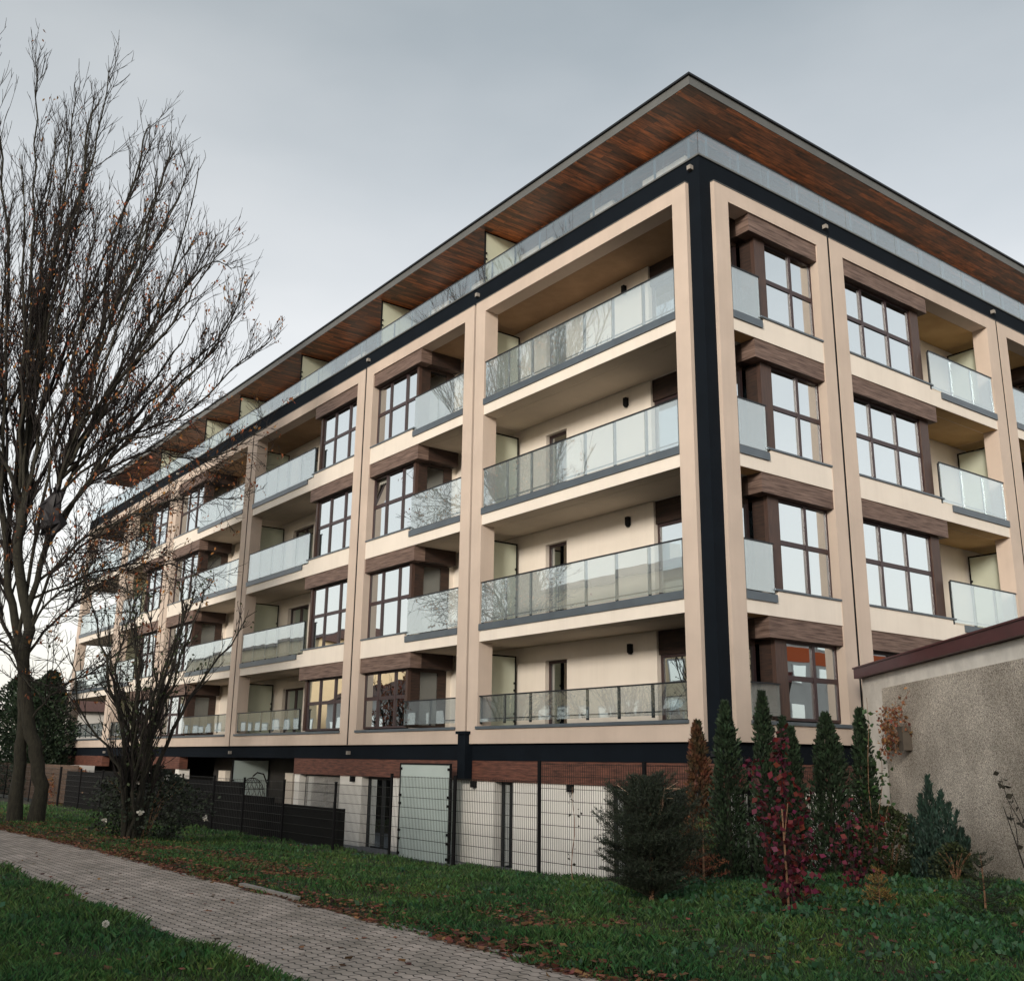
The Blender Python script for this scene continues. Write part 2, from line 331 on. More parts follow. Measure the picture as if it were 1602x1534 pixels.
# ------------------------------------------------------------------ terrain
def sstep(a, b, x):
    t = np.clip((np.asarray(x, float) - a) / (b - a), 0, 1); return t * t * (3 - 2 * t)
def zt(x, y):
    x = np.asarray(x, float); y = np.asarray(y, float)
    far = np.interp(x, [-30, -4.2, -1.4, 1.2, 3.6, 5.5], [-2.03, -2.0, -1.88, -1.77, -1.62, -1.52])
    t = sstep(-8.7, -3.2, y)
    z = -1.69 * (1 - t) + far * t
    drop = sstep(-3.0, -2.2, y) * (1 - sstep(.8, 1.6, x))
    z = z * (1 - drop) + (-2.45) * drop
    inn = sstep(-8.62, -8.5, y) + (1 - sstep(-10.95, -10.85, y))
    bump = (np.sin(x * 1.7 + y * .9) * np.cos(y * 1.3 - x * .4)) * .025 * np.clip(inn, 0, 1)
    onp = (1 - np.clip(inn, 0, 1))
    return z + bump - onp * .06
NX, NY = 260, 200
gx = np.concatenate([np.linspace(-400, -62, 14), np.linspace(-60, 22, NX), np.linspace(24, 400, 14)])
gy = np.concatenate([np.linspace(-400, -31, 14), np.linspace(-30, 12, NY), np.linspace(14, 600, 16)])
XX, YY = np.meshgrid(gx, gy, indexing='ij'); ZZ = zt(XX, YY)
nx, ny = XX.shape
idx = np.arange(nx * ny).reshape(nx, ny)
Fq = np.stack([idx[:-1, :-1], idx[1:, :-1], idx[1:, 1:], idx[:-1, 1:]], -1).reshape(-1, 4)
tag(link_mesh('ground', np.stack([XX, YY, ZZ], -1), Fq, K['lawn'], smooth=True), kind='structure')
# footpath of wavy pavers, slightly curving towards the far left
pv = []; pf = []
xs = np.linspace(-70, 22, 180)
for i, x in enumerate(xs):
    b = -.018 * max(0, -6 - x) ** 1.35
    w0, w1 = -10.86 + b, -8.74 + b + .02 * math.sin(x * 2.1)
    pv += [(x, w0, -1.70), (x, w1, -1.70)]
    if i: pf.append((2 * i - 2, 2 * i, 2 * i + 1, 2 * i - 1))
tag(link_mesh('footpath', pv, pf, K['paver']), kind='structure')
def path_shift(x): return -.018 * np.maximum(0, -6 - np.asarray(x, float)) ** 1.35
for i, (x0, x1) in enumerate(((-.98, -.30), (-.24, .74), (2.9, 3.75), (4.6, 5.3))):
    kb = MB(); kb.obox((x0, -8.70), (x1, -8.69), .075, -1.78, -1.655 + (.0 if i < 2 else -.03)); tag(kb.build('kerb', K['concrete']), kind='structure')
tag(MB().box(-30, -1.0, -2.45, .2, -2.5, -2.36).build('patio', K['patio']), kind='structure')
tag(MB().box(-1.6, 3.4, -13.95, -12.9, -1.75, -1.655).build('pavement', K['paver']), kind='structure')
tag(MB().box(-90, 60, -30, -19, -1.95, -1.66).build('road', K['asphalt']), kind='structure')

# ------------------------------------------------------------------ the apartment building
BLD = root('apartment_building', 'five-storey apartment block with beige frames, dark corner and glass balconies', 'building', (0, 0, -2.45))
def P(mb, name, m_, parent=BLD, **k): return mb.build(name, K[m_], parent, **k)
FL = [.30, 3.26, 6.22, 9.18]
OT = 11.72
fA = [(.32, 8.09, .72, 7.66), (8.18, 14.14, 8.62, 13.70), (14.24, 22.95, 14.71, 22.58), (23.05, 31.58, 23.5, 31.15), (31.68, 38.16, 32.1, 37.72), (38.26, 45.45, 38.7, 44.9)]
fB = [(.335, 4.255, .77, 3.84), (4.35, 11.89, 4.83, 11.37), (11.98, 19.0, 12.43, 18.5), (19.09, 26.0, 19.5, 25.5)]
END = {'A': 45.77, 'B': 26.4}
# layout of each frame: (window a0,a1), (balcony a0,a1), side of the return: 'glass' or 'wall'
LAY = {('A', 0): dict(win=None, bal=(.72, 7.66), party=8.13), ('A', 1): dict(win=(11.25, 13.70), bal=(8.62, 11.20), ret='glass', party=None),
       ('A', 2): dict(win=(14.71, 17.55), bal=(17.55, 22.58), ret='wall', party=22.98), ('A', 3): dict(win=(28.3, 31.15), bal=(23.5, 28.2), ret='glass', party=None),
       ('A', 4): dict(win=(32.1, 34.9), bal=(35.0, 37.72), ret='wall', party=38.2), ('A', 5): dict(win=None, bal=(38.7, 44.9), party=None),
       ('B', 0): dict(win=(1.78, 3.84), bal=(.77, 1.72), ret='glass', party=None), ('B', 1): dict(win=(4.83, 8.2), bal=(8.25, 11.37), ret='wall', party=11.93),
       ('B', 2): dict(win=(15.2, 18.5), bal=(12.43, 15.1), ret='glass', party=None), ('B', 3): dict(win=(19.5, 22.6), bal=(22.7, 25.5), ret='wall', party=None)}
MULL = {('A', 1): [(11.98,), (12.92,)], ('A', 2): [(15.55,), (16.55,)], ('A', 3): [(29.2,), (30.2,)], ('A', 4): [(32.95,), (33.9,)],
        ('B', 0): [(3.05,)], ('B', 1): [(5.77,), (6.82,)], ('B', 2): [(16.3,), (17.4,)], ('B', 3): [(20.5,), (21.5,)]}

core = MB()
core.box(-45.77, -.32, 0, .5, 0, .386); core.box(-.499, 0, .001, 26.4, 0, .384) if False else None
# bottom band, top band (both facades), corner column, dark joints between the frames
nv = MB()
nv.box(-45.77, -.34, 0, .5, 0, .388); nv.box(-.5, 0, .34, 26.4, .0, .388)
nv.box(-45.77, -.34, 0, .5, 12.072, 12.60); nv.box(-.5, 0, .34, 26.4, 12.072, 12.60)
nv.box(-.34, 0, 0, .34, 0, 12.60)
nv.box(-.345, -.325, .002, .34, .388, 12.072); nv.box(-.34, -.002, .325, .345, .388, 12.072)
P(nv, 'corner_column', 'navy')
jn = MB()
for i in range(5):
    a = (fA[i][1] + fA[i + 1][0]) / 2; jn.fb('A', a - .06, a + .06, .2, .34, .388, 12.072)
for i in range(3):
    a = (fB[i][1] + fB[i + 1][0]) / 2; jn.fb('B', a - .06, a + .06, .2, .34, .388, 12.072)
P(jn, 'wall_joint', 'navy')
for f_, a in [('A', (fA[i][1] + fA[i + 1][0]) / 2) for i in range(1, 5)] + [('B', (fB[i][1] + fB[i + 1][0]) / 2) for i in range(3)]:
    P(MB().fb(f_, a - .036, a + .036, -.088, .15, .395, 12.06), 'downpipe', 'black')
cp = MB(); cp.box(-45.8, .03, -.03, .5, 12.60, 12.64); cp.box(-.5, .03, .5, 26.4, 12.60, 12.64); P(cp, 'parapet_cap', 'fascia')
for f, fr in (('A', fA), ('B', fB)):
    for i, (o0, o1, a0, a1) in enumerate(fr):
        b = MB()
        b.fb(f, o0, a0, -.10, .32, .39, 12.07); b.fb(f, a1, o1, -.10, .32, .39, 12.07)
        b.fb(f, a0, a1, -.10, .32, OT, 12.07); b.fb(f, a0, a1, -.10, .32, .39, .73)
        P(b, 'bay_frame', 'beige')
        c = MB(); c.fb(f, o0 - .01, o1 + .01, -.115, .0, 12.072, 12.087); P(c, 'frame_flashing', 'fascia')
        s = MB(); s.fb(f, a0 - .03, a1 + .03, -.145, .12, .732, .80); P(s, 'sill', 'band')

def glass_run(f, a0, a1, d, z0, z1, step, parent, pane_name='glass_panel', gm='rail_glass'):
    n = max(1, round((a1 - a0) / step)); w = (a1 - a0) / n
    g = MB()
    for k in range(n): g.fb(f, a0 + k * w + .006, a0 + (k + 1) * w - .006, d, d + .016, z0, z1)
    o = P(g, pane_name, gm, parent)
    return n, w

def railing(f, a0, a1, k, lo=None, top=None, d=-.075, posts=True, gm='rail_glass'):
    fl = FL[k]; z0 = fl + .05 if lo is None else lo; z1 = fl + 1.04 if top is None else top
    h = MB(); h.fb(f, a0, a1, d - .012, d + .03, z1, z1 + .03)
    n = max(1, round((a1 - a0) / 1.02)); w = (a1 - a0) / n
    for j in range(n + 1):
        x = min(max(a0 + j * w, a0 + .03), a1 - .03)
        h.fb(f, x - .03, x + .03, d + .022, d + .06, z0 - .04, z1)
    h.fb(f, a0, a1, d + .024, d + .045, z0 + .06, z0 + .085)
    r = P(h, 'balcony_railing', 'darkmetal')
    glass_run(f, a0 + .02, a1 - .02, d, z0, z1 - .002, 1.02, r, gm=gm)
    return r

def window(f, a0, a1, mulls, z0, z1, d=.12, transom=True, postside=None, postw=.32, curt=0, tilt=False, noc=None):
    fr = MB(); w = .055
    A0, A1 = a0, a1
    if postside == 'lo':
        pb = MB(); pb.fb(f, a0, a0 + postw, d - .04, d + .06, z0, z1); P(pb, 'window_post', 'frame_v'); A0 = a0 + postw
    if postside == 'hi':
        pb = MB(); pb.fb(f, a1 - postw, a1, d - .04, d + .06, z0, z1); P(pb, 'window_post', 'frame_v'); A1 = a1 - postw
    fr.fb(f, A0, A0 + w, d, d + .07, z0 + w, z1 - w); fr.fb(f, A1 - w, A1, d, d + .07, z0 + w, z1 - w)
    fr.fb(f, A0, A1, d, d + .07, z0, z0 + w); fr.fb(f, A0, A1, d, d + .07, z1 - w, z1)
    zt_ = z0 + (z1 - z0) * .53
    cuts = [A0 + w] + [c for c in mulls if A0 + .2 < c < A1 - .2] + [A1 - w]
    mw = .045
    for c in cuts[1:-1]: fr.fb(f, c - mw, c + mw, d - .006, d + .066, z0 + w, z1 - w)
    if transom:
        for j in range(len(cuts) - 1):
            l_ = cuts[j] + (mw if j else 0); h_ = cuts[j + 1] - (mw if j < len(cuts) - 2 else 0)
            fr.fb(f, l_, h_, d + .002, d + .064, zt_ - .05, zt_ + .05)
    o = P(fr, 'window', 'frame')
    rows = [(z0 + w, zt_ - .05), (zt_ + .05, z1 - w)] if transom else [(z0 + w, z1 - w)]
    pn = MB()
    for j in range(len(cuts) - 1):
        l_ = cuts[j] + (mw if j else 0); h_ = cuts[j + 1] - (mw if j < len(cuts) - 2 else 0)
        for ri, (r0, r1) in enumerate(rows):
            dd = d + .03 + rnd.uniform(-.004, .004)
            if tilt and j == len(cuts) - 2 and ri == 1:
                # a top-hung sash left tilted inwards
                if f == 'A': pn.poly([(-l_, dd, r0), (-h_, dd, r0), (-h_, dd + .16, r1), (-l_, dd + .16, r1)], [(0, 1, 2, 3)])
                continue
            pn.fb(f, l_, h_, dd, dd + .012, r0, r1)
    P(pn, 'pane', 'pane', o)
    if curt:
        c = MB(); nseg = 18
        def cur(x0, x1):
            for q_ in range(nseg):
                xa = x0 + (x1 - x0) * q_ / nseg; xb = x0 + (x1 - x0) * (q_ + 1) / nseg; da = d + .16 + .03 * (q_ % 2); db = d + .16 + .03 * ((q_ + 1) % 2)
                if f == 'A': c.poly([(-xa, da, z0), (-xb, db, z0), (-xb, db, z1), (-xa, da, z1)], [(0, 1, 2, 3)])
                else: c.poly([(-da, xa, z0), (-db, xb, z0), (-db, xb, z1), (-da, xa, z1)], [(0, 1, 2, 3)])
        wd = (A1 - A0)
        if not (noc == 'lo'): cur(A0 + .05, A0 + .05 + wd * (.14 + .12 * rnd.random()))
        if not (noc == 'hi'): cur(A1 - .05 - wd * (.12 + .12 * rnd.random()), A1 - .05)
        P(c, 'curtain', 'curtain', o)
    return o

def wall_seg(f, a0, a1, d0, d1, z0, z1, holes, name='loggia_wall', m_='cream'):
    """wall with rectangular door holes [(h0,h1,top)] starting at the floor"""
    b = MB(); x = a0
    for h0, h1, ht in sorted(holes):
        if h0 > x: b.fb(f, x, h0, d0, d1, z0, z1)
        b.fb(f, h0, h1, d0, d1, ht, z1); x = h1
    if x < a1: b.fb(f, x, a1, d0, d1, z0, z1)
    return P(b, name, m_)

def door(f, a0, a1, z0, z1, d=1.62):
    b = MB(); w = .07
    b.fb(f, a0, a0 + w, d, d + .08, z0, z1); b.fb(f, a1 - w, a1, d, d + .08, z0, z1); b.fb(f, a0 + w, a1 - w, d, d + .08, z1 - w, z1); b.fb(f, a0 + w, a1 - w, d, d + .08, z0, z0 + w)
    if a1 - a0 > 1.2:
        n = round((a1 - a0) / .95)
        for j in range(1, n):
            x = a0 + (a1 - a0) * j / n; b.fb(f, x - .05, x + .05, d - .005, d + .075, z0 + w, z1 - w)
    o = P(b, 'balcony_door', 'frame')
    P(MB().fb(f, a0 + w, a1 - w, d + .03, d + .045, z0 + w, z1 - w), 'pane', 'pane', o)
    c = MB()
    for q_ in range(8):
        xa = a1 - .08 - q_ * .05; c.fb(f, xa, xa - .03, d + .15 + .03 * (q_ % 2), d + .16 + .03 * (q_ % 2), z0 + .05, z1 - .05)
    P(c, 'curtain', 'curtain', o)
    return o

def screen(f, a, d0, d1, z0, z1, m_='screen'):
    fr = MB(); fr.fb(f, a - .02, a + .02, d0, d0 + .04, z0, z1 + .04); fr.fb(f, a - .02, a + .02, d1 - .04, d1, z0, z1 + .04); fr.fb(f, a - .02, a + .02, d0 + .04, d1 - .04, z1, z1 + .04)
    for zz in (.28, .36, .62, .70):
        z = z0 + (z1 - z0) * zz; fr.fb(f, a - .045, a + .045, d0 + .04, d0 + .075, z, z + .05); fr.fb(f, a - .045, a + .045, d1 - .075, d1 - .04, z, z + .05)
    o = P(fr, 'privacy_screen', 'black')
    P(MB().fb(f, a - .008, a + .008, d0 + .04, d1 - .04, z0 + .06, z1), 'frosted_panel', m_, o)

def lamp(f, a, z, d=1.5):
    P(MB().fb(f, a - .05, a + .05, d - .10, d, z - .1, z + .1).fb(f, a - .035, a + .035, d - .085, d - .015, z - .13, z - .1), 'wall_lamp', 'black')

for f, fr in (('A', fA), ('B', fB)):
    for i, (o0, o1, a0, a1) in enumerate(fr):
        lay = LAY[(f, i)]
        prv = (fr[i - 1][1] + o0) / 2 if i else (.34)
        nxt = (fr[i + 1][0] + o1) / 2 if i + 1 < len(fr) else o1 + .05
        if f == 'A' and i == 0: prv = .5
        if f == 'B' and i == 0: prv = 1.9
        for k in range(4):
            fl = FL[k]; top = (FL[k + 1] - .42) if k < 3 else OT
            # slab above floor k (its front shows as a cream fascia)
            if k:
                s = MB(); s.fb(f, a0, a1, -.085, .32, fl - .42, fl - .004)
                s.fb(f, prv + .002, nxt - .002, .322, 1.698, fl - .42, fl - .006)
                cm = 'cream'
                P(s, 'balcony_slab', cm)
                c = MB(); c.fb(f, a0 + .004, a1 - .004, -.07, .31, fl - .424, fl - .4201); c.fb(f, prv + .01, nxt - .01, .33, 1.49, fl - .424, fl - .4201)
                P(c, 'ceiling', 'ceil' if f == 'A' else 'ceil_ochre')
            if k == 3:
                c = MB(); c.fb(f, prv + .002, nxt - .002, .322, 1.698, OT - .004, OT + .3); P(c, 'ceiling', 'ceil_top' if f == 'A' else 'ceil_ochre')
            b0, b1 = lay['bal']
            # grey metal edge strip along the balcony and railing on it
            if k:
                bd = MB(); e0 = b0 if lay['win'] is None or b0 < lay['win'][0] else b0 + .42
                e1 = b1 if lay['win'] is None or b1 > lay['win'][0] else b1 - .02
                bd.fb(f, e0, e1, -.125, -.087, fl - .15, fl + .015)
                nseg = max(1, round((e1 - e0) / 2.5))
                P(bd, 'edge_trim', 'band')
                railing(f, b0 + .02, b1 - .02, k)
            else:
                railing(f, b0 + .02, b1 - .02, k, lo=.90, top=1.50, d=-.06, gm='terrace_glass')
            # window block
            if lay['win']:
                w0, w1 = lay['win']; lo_side = b0 < w0      # corner side faces the balcony
                zs = fl + .10 if k else .80
                if k:
                    P(MB().fb(f, w0, w1, -.082, .32, fl - .003, zs), 'window_apron', 'cream')
                    P(MB().fb(f, w0 - (.12 if lo_side else .0), w1 + (.12 if not lo_side else 0), -.115, .12, zs + .001, zs + .04), 'sill', 'band')
                zb = zs + .04; zt2 = top - .42
                mul = [c[0] for c in MULL[(f, i)]]
                glassret = lay['ret'] == 'glass'
                big = f == 'B'
                window(f, w0, w1, mul, zb, zt2, d=.12, postside=('lo' if lo_side else 'hi'), postw=(.36 if big else .12), curt=(k < 3 or i % 2), tilt=(f == 'A' and i == 1 and k == 2), noc=(('lo' if lo_side else 'hi') if glassret else None))
                # timber lintel
                l0, l1 = (w0 - .32, w1) if lo_side else (w0, w1 + .2)
                lt = MB(); lt.fb(f, l0, l1, -.062, .30, zt2, top - .005)
                lt2 = MB()
                if glassret:
                    if lo_side: lt2.fb(f, l0, l0 + .3, .30, 1.34, zt2 + .003, top - .006)
                    else: lt2.fb(f, l1 - .3, l1, .30, 1.34, zt2 + .003, top - .006)
                P(lt, 'timber_lintel', 'timber')
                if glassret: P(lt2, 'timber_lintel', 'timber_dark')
                P(MB().fb(f, w0 + .09, w1 - .01, 1.3, 1.49, fl, top - .02) if lo_side else MB().fb(f, w0 + .01, w1 - .14, 1.3, 1.49, fl, top - .02), 'room_shade_panel', 'dark')  # dark panels put behind the panes to stand in for room dimness
                P(MB().fb(f, w1 - .10, w1 - .04, .34, 1.29, fl, top - .02) if lo_side else MB().fb(f, w0 + .04, w0 + .10, .34, 1.29, fl, top - .02), 'room_shade_panel', 'dark')
                fs = 'B' if f == 'A' else 'A'
                xc = w0 if lo_side else w1
                if glassret:
                    r = MB(); s_ = 1 if lo_side else -1
                    r.fb(f, xc, xc + s_ * .06, .18, .48, zb, zt2); r.fb(f, xc, xc + s_ * .06, 1.05, 1.34, zb, zt2); r.fb(f, xc, xc + s_ * .06, .48, 1.05, zb, zb + .07); r.fb(f, xc, xc + s_ * .06, .48, 1.05, zt2 - .07, zt2)
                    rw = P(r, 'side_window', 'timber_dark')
                    P(MB().fb(f, xc + s_ * .02, xc + s_ * .032, .48, 1.05, zb + .07, zt2 - .07), 'pane', 'side_pane', rw)
                    P(MB().fb(f, xc + s_ * .01, xc + s_ * .06, .19, 1.34, fl, zb), 'side_apron', 'cream')
                    P(MB().fb(f, xc + s_ * .01, xc + s_ * .2, 1.34, 1.5, fl, top - .01), 'return_wall', 'cream')
                else:
                    s_ = 1 if lo_side else -1
                    P(MB().fb(f, xc, xc + s_ * .12, .19, 1.5, fl, top - .006), 'return_wall', 'cream')
            # back wall of the loggia and room
            holes = []
            if f == 'A' and i == 0:
                holes = [(6.18, 7.02, fl + 2.13), (.5, 3.1, 30)]
                lamp(f, 3.9, fl + 2.2)
                wall_seg(f, 3.1, nxt - .002, 1.5, 1.7, fl, top - .008, [(6.18, 7.02, fl + 2.13)])
                door(f, 6.18, 7.02, fl, fl + 2.13)
                door(f, .5, 3.08, fl, fl + 2.0, d=1.60)
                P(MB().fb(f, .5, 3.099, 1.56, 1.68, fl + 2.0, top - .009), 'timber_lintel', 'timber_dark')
            elif f == 'A' and i in (2, 4):
                h = (20.6, 22.3) if i == 2 else (36.2, 37.4)
                wall_seg(f, prv, nxt - .002, 1.5, 1.7, fl, top - .008, [(h[0], h[1], fl + 2.13)]); door(f, h[0], h[1], fl, fl + 2.13)
            elif f == 'A' and i == 5:
                wall_seg(f, prv, 42.6, 1.5, 1.7, fl, top - .008, [(40.2, 41.6, fl + 2.13)]); door(f, 40.2, 41.6, fl, fl + 2.13)
            else:
                wall_seg(f, prv, nxt - .002, 1.5, 1.7, fl, top - .008, [])
            if lay.get('party'):
                screen(f, lay['party'] , .36, 1.42, fl + .02, fl + 2.28)
    for i in range(1, len(fr)):
        a = (fr[i - 1][1] + fr[i][0]) / 2
        for z in (.17, 12.37): P(MB().fb(f, a - .045, a + .045, -.10, .0, z - .05, z + .05), 'overflow_spout', 'concrete')
P(MB().fb('A', .16, .26, -.10, 0, 12.33, 12.43), 'overflow_spout', 'concrete'); P(MB().fb('A', .10, .2, -.08, 0, .12, .22), 'overflow_spout', 'darkmetal')

# inner core behind everything (dark rooms)
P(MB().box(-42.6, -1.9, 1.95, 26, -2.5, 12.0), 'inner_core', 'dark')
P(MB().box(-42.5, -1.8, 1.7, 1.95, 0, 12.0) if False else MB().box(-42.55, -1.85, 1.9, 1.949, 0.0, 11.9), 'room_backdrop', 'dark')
P(MB().box(-45.6, -.3, .502, 26.2, 12.03, 12.58), 'terrace_slab', 'ceil')
P(MB().box(-45.6, -.3, .5, 26.2, .0, .26), 'first_floor_slab', 'ceil')

# terrace railing
for f in 'AB':
    h = MB(); h.fb(f, .012 if f == 'A' else .05, END[f] - .1, .04, .075, 13.235, 13.262)
    r = P(h, 'terrace_railing', 'darkmetal')
    glass_run(f, .06, END[f] - .1, .045, 12.645, 13.234, 1.04, r, gm='terrace_glass')
    pz = MB(); n = int((END[f] - .2) / 1.04)
    for j in range(n): pz.fb(f, .35 + j * 1.04 - .02, .35 + j * 1.04 + .02, .065, .10, 12.64, 13.2)
    P(pz, 'railing_post', 'band', r)
# penthouse wall
def penthouse(f, a_end):
    d = 2.1; j = 0
    tm = MB().fb(f, 2.3, a_end, d - .02, d + .45, 14.62, 15.0); P(tm, 'timber_lintel', 'timber_red')
    wl = MB(); wn_ = MB(); gp = MB(); sb = MB()
    wid = [1.5, .9, 1.9, 1.1, 1.3, 1.6]
    x = 2.31
    while x < a_end - 1:
        w = wid[j % 6]; g = 1.15 + .5 * (j % 3 == 1)
        wl.fb(f, x, min(x + w, a_end), d, d + .45, 12.64, 14.618)
        if x + w + g < a_end:
            wn_.fb(f, x + w, x + w + .07, d + .32, d + .40, 12.64, 14.618); wn_.fb(f, x + w + g - .07, x + w + g, d + .32, d + .40, 12.64, 14.618); wn_.fb(f, x + w + g / 2 - .04, x + w + g / 2 + .04, d + .32, d + .40, 12.64, 14.618)
            gp.fb(f, x + w + .07, x + w + g - .07, d + .34, d + .35, 12.64, 14.618)
        x += w + g; j += 1
    P(wl, 'penthouse_wall', 'cream'); o = P(wn_, 'penthouse_window', 'frame'); P(gp, 'pane', 'pane', o)
penthouse('A', 42.6); penthouse('B', 24)
for j in range(5): # planters / air units standing behind the terrace glass
    pass
for a in (9.02, 15.0, 21.1, 27.0, 30.95, 37.0): screen('A', a, .78, 2.28, 12.66, 14.95)
# roof with wide overhang
P(MB().box(-45.83, -.70, .56, 26.6, 15.0, 15.012), 'roof_soffit', 'soffit')
P(MB().box(-45.85, -.68, .54, 26.62, 15.013, 15.24), 'roof_fascia', 'fascia')
P(MB().box(-45.90, -.63, .49, 26.67, 15.241, 15.29), 'roof_edge', 'darkmetal')

# rainwater hopper and pipe at the first joint
hp = MB(); hp.fb('A', 7.98, 8.30, -.22, .0, -.45, .62); hp.fb('A', 7.93, 8.35, -.26, .0, .62, .69); P(hp, 'rainwater_hopper', 'navy')
P(MB().tube([(-8.135, -.02, .69), (-8.135, -.02, 12.0)], .035, 8), 'downpipe', 'darkmetal')

# ground floor
gz0, gz1 = -2.5, -.47
tb = MB(); tb.fb('A', .012, 17.85, .012, .35, gz1, -.002); P(tb, 'timber_band', 'timber_red')
tb = MB(); tb.fb('A', 28.2, 34.2, .012, .35, gz1, -.002); P(tb, 'timber_band', 'timber_red')
tb = MB(); tb.fb('A', 38.6, 45, .012, .35, gz1, -.002); P(tb, 'timber_band', 'timber_red')
tb = MB(); tb.fb('B', .36, 26, .012, .35, gz1, -.002); P(tb, 'timber_band', 'timber_red')
def gf_wall(f, segs, dark):
    for s0, s1 in segs: P(MB().fb(f, s0, s1, .06, .5, gz0, gz1 - .002), 'ground_floor_wall', 'white')
    for s0, s1 in dark:
        b = MB(); w = .08; d = .28
        b.fb(f, s0, s0 + w, d, d + .08, gz0, gz1); b.fb(f, s1 - w, s1, d, d + .08, gz0, gz1); b.fb(f, s0 + w, s1 - w, d, d + .08, gz1 - w, gz1); b.fb(f, (s0 + s1) / 2 - .05, (s0 + s1) / 2 + .05, d - .004, d + .07, gz0, gz1 - w)
        o = P(b, 'terrace_door', 'darkmetal'); P(MB().fb(f, s0 + w, s1 - w, d + .03, d + .045, gz0, gz1 - w), 'pane', 'pane', o)
        c = MB()
        for q_ in range(6): c.fb(f, s1 - .12 - q_ * .05, s1 - .15 - q_ * .05, d + .2 + .03 * (q_ % 2), d + .21 + .03 * (q_ % 2), gz0, gz1)
        P(c, 'curtain', 'curtain', o)
gf_wall('A', [(3.25, 6.40), (7.14, 8.9), (11.40, 11.85), (13.51, 14.81), (17.5, 17.85), (28.3, 28.7), (31.4, 34.2)], [(.4, 3.25), (6.40, 7.14), (8.9, 11.4), (11.85, 13.51), (14.81, 17.5), (28.7, 31.4)])
gf_wall('B', [(2.6, 4.2), (7.4, 12), (15, 20)], [(.4, 2.6), (4.2, 7.4), (12, 15)])
bl = MB()
for j in range(26): bl.fb('A', 15.0, 17.3, .20, .225, gz1 - .06 - j * .035, gz1 - .075 - j * .035)
P(bl, 'window_blind', 'blind')
for a0, a1 in ((17.85, 28.3), (34.2, 45)):
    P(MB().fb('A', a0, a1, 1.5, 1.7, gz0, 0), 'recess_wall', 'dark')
for a0, a1 in ((18.3, 19.1), (24.8, 25.7), (26.6, 27.3), (20.6, 21.2)): P(MB().fb('A', a0, a1, 1.3, 1.5, gz0, -.5), 'recess_pier', 'cream')
screen('A', 22.9, .05, 1.45, gz0 + .05, -.1, 'screen_b')
# frosted screen standing flat in front of the terrace, x 8.2..10.5
sc = MB(); y0 = -.55
for (xa, xb, za, zb) in ((-8.14, -8.10, gz0, -.08), (-10.44, -10.40, gz0, -.08), (-10.40, -8.14, -.12, -.08), (-10.4, -8.14, gz0 + .05, gz0 + .09)): sc.box(xa, xb, y0, y0 + .05, za, zb)
for zz in (-.25, -.9, -1.1, -1.75, -1.95, -2.3):
    sc.box(-8.2, -8.12, y0 - .02, y0 + .07, zz, zz + .06); sc.box(-10.42, -10.34, y0 - .02, y0 + .07, zz, zz + .06)
o = P(sc, 'privacy_screen', 'black'); P(MB().box(-10.4, -8.14, y0 + .018, y0 + .034, gz0 + .09, -.12), 'frosted_panel', 'screen_b', o)
for a in (13.95, 7.9, 4.3): P(MB().fb('A', a - .06, a + .06, -.06, .06, gz1 - .16, gz1 - .01), 'wall_lamp', 'black')

# ------------------------------------------------------------------ mesh fence
FEN = root('mesh_fence', 'dark green wire mesh fence with square posts running along the lawn before the building', 'fence', (-1.44, -3.1, -1.9))
segs = [(1.18, -1.44, -.03), (-1.44, -4.06, -.33), (-4.06, -6.47, -.33), (-6.47, -8.98, -.56), (-8.98, -11.74, -.56), (-11.74, -14.25, -.56), (-14.25, -16.39, -.56), (-16.39, -18.95, -.54), (-18.95, -21.5, -.54),
        (-21.5, -24.4, -.54), (-24.4, -27.3, -.54), (-27.3, -30.2, -.54), (-30.2, -33.2, -.54), (-33.2, -38.2, -.5), (-38.2, -43.2, -.5), (-43.2, -48.2, -.5), (-48.2, -53.2, -.5)]
def mesh_panel(p, q_, ztop, zbot, dense):
    b = MB(); p = np.array(p, float); q_ = np.array(q_, float); Ln = np.linalg.norm(q_ - p); d = (q_ - p) / Ln; r = .0027
    def vb(c, w, z0, z1):
        a_ = p + d * (c - w); e_ = p + d * (c + w); b.obox(a_, e_, .005, z0, z1)
    n = int(Ln / dense)
    for j in range(1, n): vb(j * Ln / n, r, zbot + .03, ztop)
    nh = int((ztop - zbot) / .2)
    for j in range(nh + 1):
        z = ztop - .02 - j * (ztop - zbot - .06) / nh
        for off in (-.006, .006):
            nn = np.array([-d[1], d[0]]) * off
            b.obox(p + nn, q_ + nn, .006, z - .004, z + .004)
    return b
def fpost(x, y, z0, z1, w=.03): return MB().box(x - w, x + w, y - w * .7, y + w * .7, z0, z1).box(x - w - .004, x + w + .004, y - w * .7 - .004, y + w * .7 + .004, z1, z1 + .012)
K['wire'] = mat('dark_fence_wire', (.012, .014, .013), .45, metal=.3)
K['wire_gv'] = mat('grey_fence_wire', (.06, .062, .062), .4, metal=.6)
tops = {}
for a, b_, t in segs:
    tops[a] = max(tops.get(a, -9), t); tops[b_] = max(tops.get(b_, -9), t)
    zb = float(min(zt(a, -3.1), zt(b_, -3.1)))
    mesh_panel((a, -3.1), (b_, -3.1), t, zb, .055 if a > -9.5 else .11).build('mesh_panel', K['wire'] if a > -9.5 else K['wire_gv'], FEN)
for x, t in tops.items():
    w = .05 if x in (-33.2,) else .03
    fpost(x, -3.13, float(zt(x, -3.1)) - .2, t + .03, w).build('fence_post', K['black'], FEN)
for (x, y) in ((1.12, -.6), (1.05, 1.4), (1.0, 3.2)): fpost(x, y, -1.9, 0, .03).build('fence_post', K['black'], FEN)
